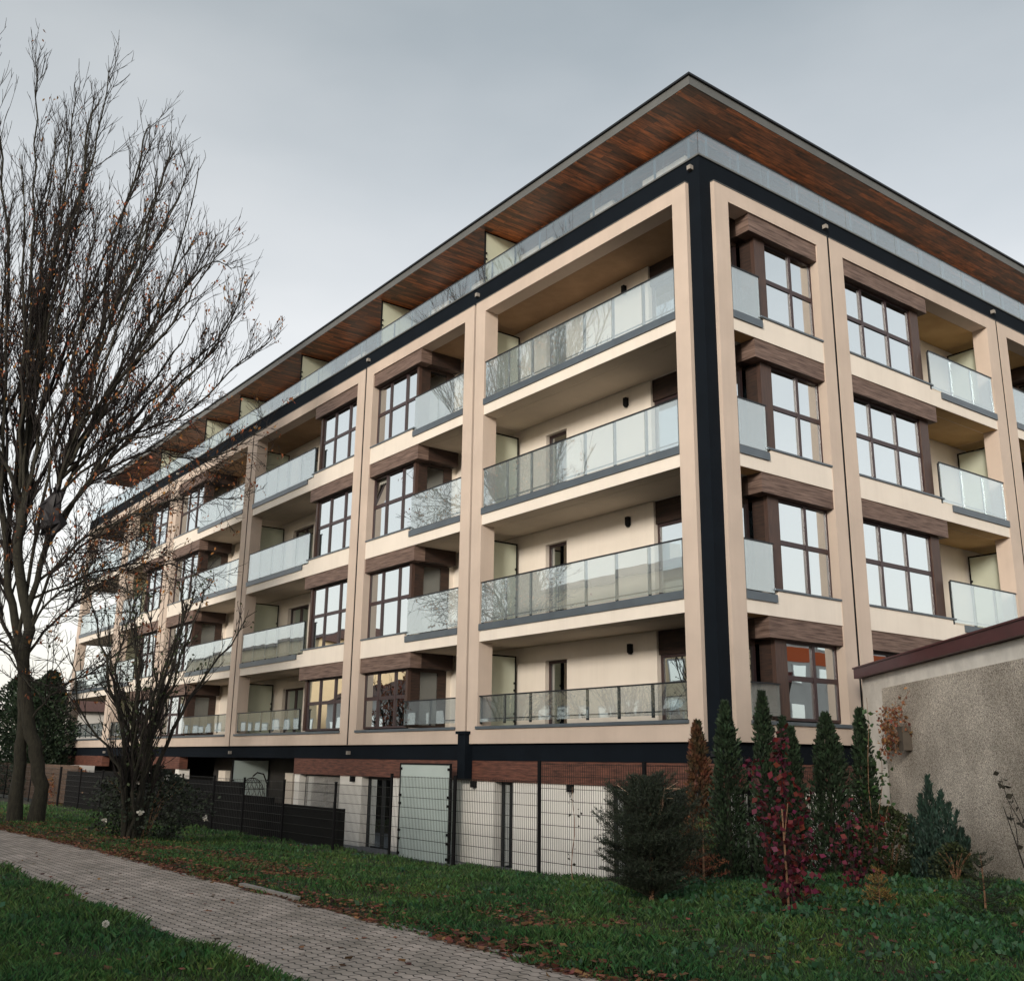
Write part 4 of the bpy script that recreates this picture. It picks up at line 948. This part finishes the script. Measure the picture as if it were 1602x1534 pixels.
for k_ in ORDER:
    pl2 = LIMB[k_]
    n = len(pl2); dep = np.interp(np.linspace(0, 1, n), [0, .5, 1], DEP.get(k_, (0, 0, 0)))
    P3 = [TB + (TR * s_ + TF * dd + np.array([0, 0, h_ if h_ < 9 else 9 + (h_ - 9) * .93])) * TS for (s_, h_), dd in zip(pl2, dep)]
    if LINES and k_ != 'T2':
        allp = np.concatenate(LINES); dd_ = allp - P3[0]; j_ = int(np.argmin((dd_ ** 2 * [1, 1, .5]).sum(1))); sh_ = allp[j_] - P3[0]
        P3[0] = allp[j_]; P3[1] = P3[1] + sh_ * .5
    ln = smooth_line(P3, 3 * n + 4); ln[2:-1] += rgT.normal(size=(len(ln) - 3, 3)) * .035
    r0 = RAD[k_] * (.62 if k_ in ('T1', 'T2') else .50); rs = r0 * np.linspace(1, .0, len(ln)) ** .85 + .012
    if k_ in ('T1', 'T2'): rs[:3] *= [1.45, 1.2, 1.08]; ln[0, 2] -= .2
    WA.add(ln, rs, 10 if r0 > .08 else 7); LINES.append(ln[:int(len(ln) * .85)])
    big = k_[0] == 'T' or k_ in ('L9', 'L10', 'L20')
    low = k_ in ('L12', 'L13', 'L14', 'L18', 'L19', 'L7', 'L8', 'M6', 'M7')
    st_ = int(len(ln) * (.28 if k_ in ('T1', 'T2') else 0.02))
    sprout(WB, WC, ln[st_:], rs[st_:], 0, rgT, .2, [2.9 if not low else 6.0, 2.7, 2.6 if not low else 4.0], 3, .5 if not low else .10, [3.8 if big else 2.8, 1.3, .55], LP)
WA.build('trunk', K['bark'], TREE); WB.build('crown', K['twig'], TREE); WC.build('twigs', K['twig'], TREE)
LP = np.array(LP); LP = LP[(rgT.random(len(LP)) < np.interp(LP[:, 2], [0, 9, 13, 16, 22], [.6, .9, .95, .35, .03]))]
LL = np.repeat(LP, 4, 0) + rgT.normal(size=(len(LP) * 4, 3)) * .08
V, Fc = leaf_cloud(LL, rgT.uniform(.07, .15, len(LL)), .5, up=-.9, jit=.5, rg=rgT, fold=.1); link_mesh('withered_leaves', V, Fc, K['orange_leaf'], TREE)
# torn bag caught in the fork
bg = MB(); bc = TB + (TR * (-.50) + TF * -.45 + np.array([0, 0, 7.3])) * TS; ring = []
for i, (zz, r_) in enumerate(((.85, .03), (.7, .12), (.45, .2), (.2, .27), (0, .34), (-.2, .3), (-.35, .12), (-.42, .02))):
    for j in range(14):
        a = j * 2 * math.pi / 14; rr2 = r_ * (1 + .3 * math.sin(j * 2.9 + i * 1.3)); ring.append(bc + TR * (rr2 * 1.0 * math.cos(a) * (1 + .12 * math.sin(2 * a + i)) + .07 * math.sin(i * 1.7)) + TF * rr2 * .6 * math.sin(a) + np.array([0, 0, zz + .10 * math.sin(j * 1.35 + i)]))
bg.v = [tuple(p) for p in ring]; bg.f = [(i * 14 + j, i * 14 + (j + 1) % 14, (i + 1) * 14 + (j + 1) % 14, (i + 1) * 14 + j) for i in range(7) for j in range(14)]
bg.v = [tuple(np.array(p) + rgT.normal(size=3) * .045) for p in bg.v]
tag(bg.build('plastic_bag', K['bag'], smooth=False, base=tuple(bc)), 'torn dark plastic bag caught in the fork of the bare tree', 'bag')

# second, smaller multi-stemmed tree with a few small dark leaves and pale blooms at its foot
def multi_stem(name, base, h, spread, nst, label, cat, seed, leaf_m, leafp, leafsize, r0=.07, dens=(3.2, 3.2, 3.0), lf=(1.3, .6, .3), group=None, nleaf=3):
    rg = np.random.default_rng(seed); R = root(name, label, cat, tuple(base), group); A_ = Wood(); B_ = Wood(); out_ = []
    base = np.array(base, float)
    for j in range(nst):
        a = 2 * math.pi * (j + rg.random() * .5) / nst; s_ = spread * rg.uniform(.25, 1); hh = h * rg.uniform(.75, 1.0) * (1 - .25 * s_ / spread)
        top = base + np.array([math.cos(a) * s_, math.sin(a) * s_, hh]); mid = base + np.array([math.cos(a) * s_ * .25, math.sin(a) * s_ * .25, hh * .4])
        b0 = base + np.array([math.cos(a) * .12, math.sin(a) * .12, -.1])
        ln = smooth_line([b0, mid, (mid + top) / 2 + rg.normal(size=3) * .15, top], 16); ln[1:] += rg.normal(size=(15, 3)) * .03
        rs = np.linspace(r0 * rg.uniform(.6, 1.1), .008, 16); A_.add(ln, rs, 7)
        sprout(B_, B_, ln, rs, 0, rg, leafp, list(dens), 3, .35, list(lf), out_)
    A_.build('trunk', K['bark'], R); B_.build('crown', K['twig'], R)
    if out_:
        q_ = np.array(out_); q_ = np.repeat(q_, nleaf, 0) + rg.normal(size=(len(q_) * nleaf, 3)) * .07
        V, Fc = leaf_cloud(q_, rg.uniform(leafsize * .6, leafsize * 1.2, len(q_)), .75, up=-.4, jit=.8, rg=rg); link_mesh('foliage', V, Fc, K[leaf_m], R)
    return R
multi_stem('small_tree', (-10.0, -7.4, -1.78), 6.6, 2.5, 15, 'smaller multi-stemmed tree with sparse dark leaves right of the tall bare tree', 'tree', 88, 'shrubg', .5, .085, r0=.06, dens=(4.0, 3.6, 3.2))
rb = shrub('rose_bush', -10.6, -6.9, 1.55, 2.3, 'dark leafy bush with a few white blooms around the foot of the smaller tree', 'spruce', 'bush', 5200, .08, 90, asp=.7)
rgb = np.random.default_rng(91); Pb, _ = crown_points(10, 1.15, 1.5, lambda t: np.sqrt(np.clip(1 - (2 * t - .9) ** 2, .03, 1)), (-10.6, -6.9, -1.8), rgb, .95)
for p in Pb:
    V, Fc = leaf_cloud(np.repeat(p[None], 26, 0) + rgb.normal(size=(26, 3)) * .015, .065, .8, jit=1, rg=rgb); link_mesh('bloom', V, Fc, K['bloom'], rb)

# background at the far left: evergreens, orange bush, houses
def evergreen(x, y, h, w, label, seed, m_='thuja', n=5200, group='dark evergreens at the far left', leaf=.22):
    rg = np.random.default_rng(seed); z = -2.0; R = root('evergreen_tree', label, 'tree', (x, y, z), group)
    MB().tube([(x, y, z - .1), (x, y, z + h * .8)], [.12, .03], 7).build('trunk', K['bark'], R)
    prof = lambda t: np.interp(t, [0, .1, .5, .85, 1], [.8, 1, .95, .55, .1])
    Pp, D = crown_points(n, w / 2, h, prof, (x, y, z), rg, .25); V, Fc = leaf_cloud(Pp, rg.uniform(leaf * .6, leaf * 1.2, n), .5, up=.6, dirs=D * .7, jit=.5, rg=rg); link_mesh('crown', V, Fc, K[m_], R)
evergreen(-51.5, -1.2, 6.4, 3.8, 'leftmost tall dark evergreen behind the plank fence', 101, n=9000)
evergreen(-47.6, -1.1, 5.9, 3.6, 'dark evergreen in the middle of the three behind the plank fence', 102, n=8000)
evergreen(-43.6, -1.5, 6.1, 2.8, 'dark evergreen in front of the far end of the apartment block', 103, n=8000)
shrub('autumn_bush', -37.5, -1.4, 1.9, 2.4, 'bright orange and red autumn bush behind the fence', 'orange_leaf', 'bush', 2600, .13, 104)
shrub('autumn_bush', -30.5, -1.5, 1.7, 2.2, 'faded pink autumn bush right of the orange one', 'paleleaf', 'bush', 2000, .11, 105)
HO = root('distant_house', 'distant pale house with dark hipped roof seen between the tree trunks', 'house', (-80, 8, -2))
MB().box(-86, -74, 4, 16, -2, 3.4).build('wall', K['oppo2'], HO)
MB().poly([(-86.5, 3.5, 3.4), (-73.5, 3.5, 3.4), (-73.5, 16.5, 3.4), (-86.5, 16.5, 3.4), (-82, 10, 5.6), (-78, 10, 5.6)], [(0, 1, 5, 4), (1, 2, 5), (2, 3, 4, 5), (3, 0, 4), (3, 2, 1, 0)]).build('roof', K['roof_red'], HO)
for y in (6, 9.5, 13): 
    wdw = MB().box(-73.98, -73.9, y, y + 1.3, -.2, 1.4).build('window', K['frame'], HO); MB().box(-73.9, -73.88, y + .1, y + 1.2, -.1, 1.3).build('pane', K['pane'], wdw)

# ------------------------------------------------------------------ street opposite (seen in the glass), plus an unseen sun-blocking block
def block(name, label, x0, x1, y0, y1, h, m_, side, cols, rows, band=None, roofh=2.2, cat='building'):
    R = root(name, label, cat, ((x0 + x1) / 2, (y0 + y1) / 2, -1.7))
    MB().box(x0, x1, y0, y1, -1.9, h).build('wall', K[m_], R)
    xm, ym = (x0 + x1) / 2, (y0 + y1) / 2
    MB().poly([(x0 - .5, y0 - .5, h), (x1 + .5, y0 - .5, h), (x1 + .5, y1 + .5, h), (x0 - .5, y1 + .5, h), (x0 + 3, ym, h + roofh), (x1 - 3, ym, h + roofh)] if x1 - x0 > y1 - y0 else
              [(x0 - .5, y0 - .5, h), (x1 + .5, y0 - .5, h), (x1 + .5, y1 + .5, h), (x0 - .5, y1 + .5, h), (xm, y0 + 3, h + roofh), (xm, y1 - 3, h + roofh)],
              [(0, 1, 5, 4), (1, 2, 5), (2, 3, 4, 5), (3, 0, 4), (3, 2, 1, 0)] if x1 - x0 > y1 - y0 else [(1, 2, 5, 4), (0, 1, 4), (3, 0, 4, 5), (2, 3, 5), (3, 2, 1, 0)]).build('roof', K['roof_red'], R)
    for r in range(rows):
        z = -.6 + r * 2.9
        for c in range(cols):
            if side == '+y':
                a = x0 + (x1 - x0) * (c + .5) / cols; w = MB().box(a - .8, a + .8, y1, y1 + .06, z, z + 1.6).build('window', K['blind'], R); MB().box(a - .68, a + .68, y1 + .061, y1 + .07, z + .12, z + 1.48).build('pane', K['pane'], w)
            else:
                a = y0 + (y1 - y0) * (c + .5) / cols; w = MB().box(x0 - .06, x0, a - .8, a + .8, z, z + 1.6).build('window', K['blind'], R); MB().box(x0 - .07, x0 - .061, a - .68, a + .68, z + .12, z + 1.48).build('pane', K['pane'], w)
        if band and r % 2 == 0:
            (MB().box(x0 + .1, x1 - .1, y1, y1 + .05, z + 1.75, z + 2.75) if side == '+y' else MB().box(x0 - .05, x0, y0 + .1, y1 - .1, z + 1.75, z + 2.75)).build('colour_band', K[band], R)
    return R
b1 = block('neighbour_block', 'apartment block across the street with sunlight painted into its yellow walls, seen only in the glass reflections', -54, -22, -48, -36, 12.6, 'oppo', '+y', 12, 4)
MB().box(-43, -41.8, -42.8, -41.6, 12, 16).build('chimney', K['oppo2'], b1)
block('terraced_house', 'low white house row across the street between two taller blocks', -86, -57, -48, -36, 5.6, 'oppo2', '+y', 9, 2)
block('far_block', 'tall block farther down the street with sunlight painted into its yellow walls', -130, -90, -50, -36, 12.5, 'oppo', '+y', 14, 4)
block('sun_blocker', 'tall grey block added out of view behind the camera to shade the lower facade', 8, 54, -66, -54, 16.0, 'oppo2', '+y', 9, 4)  # unseen, added to keep the low sun off the lower facade
block('orange_block', 'white block with orange bands to the right, seen in the lower corner windows', 34, 50, 24, 82, 10.2, 'oppo2', '-x', 14, 4, 'oppo_or', 1.0)
for i, (x, y) in enumerate(((-43, -18.6), (-32, -19.5))):
    multi_stem('street_tree', (x, y, -1.7), 10.5 if i else 8.0, 3.6, 9, ('bare' if i else 'golden-leaved') + ' street tree across the path, mirrored in the first floor glass', 'tree', 120 + i, 'paleleaf' if i else 'firbrown', .15 if i else .9, .16, r0=.13, dens=(1.6, 2.2, 2.4), lf=(2.4, 1.2, .6), nleaf=2 if i else 8)

# ------------------------------------------------------------------ grass, weeds and fallen leaves
campos = np.array([13.1, -14.75])
def on_grass(x, y):
    sh = path_shift(x)
    return ((y > -8.76 + sh + .06 * np.sin(x * 3.3) + .05 * np.sin(x * 7.7)) | (y < -10.84 + sh + .06 * np.sin(x * 2.7))) & ~((x > -30) & (x < -1.0) & (y > -2.45)) & ~((x < .9) & (y > -2.2)) & ~((x > -1.62) & (x < 3.42) & (y < -12.88) & (y > -14))
def scatter(n, x0, x1, y0, y1, rg, far=10.0, pw=1.7):
    x = rg.uniform(x0, x1, n); y = rg.uniform(y0, y1, n); d = np.hypot(x - campos[0], y - campos[1])
    # keep what the camera side can see
    rel = np.stack([x - campos[0], y - campos[1]], 1); fw = rel @ np.array([-.799, .601]); sd_ = rel @ np.array([.601, .799])
    keep = (fw > 3.5) & (np.abs(sd_) < fw * .62 + 1.5) & (rg.random(n) < np.clip((far / d) ** pw, 0, 1)) & on_grass(x, y)
    # garage footprint
    gs = (np.stack([x, y], 1) - g1) @ gn; keep &= gs < -.02
    return x[keep], y[keep], d[keep]
rg = np.random.default_rng(5)
x, y, d = scatter(4200000, -34, 11, -14, 4, rg, 7.0, 1.9)
n = len(x); z = zt(x, y)
clump = np.sin(x * 2.3 + 1.1 * np.sin(y * 1.9)) * np.sin(y * 2.7 + 1.3 * np.sin(x * 1.7)) * .5 + .5
keep = rg.random(n) < .45 + .55 * clump; x, y, z, d, clump = (q_[keep] for q_ in (x, y, z, d, clump)); n = len(x)
h = rg.uniform(.04, .115, n) * (.6 + .75 * clump) * np.where(y < -10.5, 1.15, 1.0); w = np.clip(d * .00026, .0018, .008) * rg.uniform(.7, 1.4, n)
a = rg.random(n) * 6.283; lean = rg.uniform(.1, .75, n); la = rg.random(n) * 6.283
bx, by = np.cos(a) * w, np.sin(a) * w; lx, ly = np.cos(la) * lean * h, np.sin(la) * lean * h
V = np.empty((n, 4, 3)); V[:, 0] = np.stack([x - bx, y - by, z - .01], 1); V[:, 1] = np.stack([x + bx, y + by, z - .01], 1)
V[:, 2] = np.stack([x + lx * .45 + bx * .7, y + ly * .45 + by * .7, z + h * .6], 1); V[:, 3] = np.stack([x + lx, y + ly, z + h * (1 - .3 * lean)], 1)
Fc = np.concatenate([np.stack([np.arange(n) * 4, np.arange(n) * 4 + 1, np.arange(n) * 4 + 2], 1), np.stack([np.arange(n) * 4, np.arange(n) * 4 + 2, np.arange(n) * 4 + 3], 1)])
print('grass blades', n)
tag(link_mesh('grass', V.reshape(-1, 3), Fc, K['grass']), 'dark green lawn grass on both sides of the path', 'grass', kind='stuff')
# broad-leaved weeds
x, y, d = scatter(16000, -8, 10.5, -13.5, 3.5, rg, 10, 1.0); wsel = rg.random(len(x)) < np.where((x > 1.5) & (y > -5.6), 1.0, np.where((x > 5.5), .3, .035)) * (.25 + .75 * (np.sin(x * 2.1) * np.sin(y * 2.6 + 1) > -.1)); x, y = x[wsel], y[wsel]
cen = np.stack([x, y, zt(x, y) + .03], 1); q_ = np.repeat(cen, 9, 0) + rg.normal(size=(len(cen) * 9, 3)) * np.array([.05, .05, .025])
V, Fc = leaf_cloud(q_, rg.uniform(.04, .10, len(q_)), .6, up=.55, jit=.8, rg=rg, fold=.1); tag(link_mesh('ground_cover', V, Fc, K['weedleaf']), 'low broad-leaved weeds among the grass', 'weeds', kind='stuff')
# fallen leaves
parts = []
def lv(n_, x0, x1, yfun, sdv):
    xx = rg.uniform(x0, x1, n_); yy = yfun(xx) + np.abs(rg.normal(size=n_)) * sdv; parts.append(np.stack([xx, yy], 1))
lv(9500, -26, 7.5, lambda v: -8.80 + path_shift(v) + .05 * np.sin(v * 4), .22)
lv(6500, -26, -2, lambda v: -8.9 + path_shift(v), 1.3)
lv(2600, -9, 5, lambda v: -7.6 + .25 * np.sin(v), .35)
lv(700, -20, 9, lambda v: -8.6, 2.6)
lv(900, -8, 9, lambda v: -14.2, 3.0)
lv(520, 2, 10, lambda v: -7.5, 3.2)
xy = np.concatenate(parts); xy = xy[(xy[:, 1] < -3.2) | (xy[:, 0] > 1.6)]
gs = (xy - g1) @ gn; xy = xy[gs < -.05]
zz = zt(xy[:, 0], xy[:, 1]); onp = (xy[:, 1] > -10.8 + path_shift(xy[:, 0])) & (xy[:, 1] < -8.7 + path_shift(xy[:, 0])); zz = np.where(onp, -1.692, zz + .035 + rg.random(len(xy)) * .03)
q_ = np.column_stack([xy, zz]); V, Fc = leaf_cloud(q_, rg.uniform(.04, .095, len(q_)) * np.where(xy[:, 0] > 4, 1.35, 1), .75, jit=1, rg=rg, fold=.14)
Vv = V.reshape(-1, 4, 3); Vv[:, :, 2] = Vv[:, :1, 2] + (Vv[:, :, 2] - Vv[:, :1, 2]) * .35; onv = np.repeat(onp, 4).reshape(-1, 4); Vv[:, :, 2] = np.where(onv, np.maximum(Vv[:, :, 2], -1.695), Vv[:, :, 2])
tag(link_mesh('fallen_leaves', Vv.reshape(-1, 3), Fc, K['leaf_litter']), 'brown and orange leaves fallen along the path and on the lawn', 'fallen leaves', kind='stuff')

DP = root('dandelion', 'white dandelion seed head in the near lawn at lower left', 'flower', (2.75, -11.6, -1.66))
MB().tube([(2.75, -11.6, -1.68), (2.75, -11.6, -1.52)], .003, 4).build('stem', K['leafg'], DP)
dpp = rng.normal(size=(160, 3)); dpp /= np.linalg.norm(dpp, axis=1, keepdims=True)
V, Fc = leaf_cloud(np.array([2.75, -11.6, -1.50]) + dpp * .012, .024, .35, dirs=dpp * 3, jit=.3); link_mesh('seed_head', V, Fc, K['bloom'], DP)
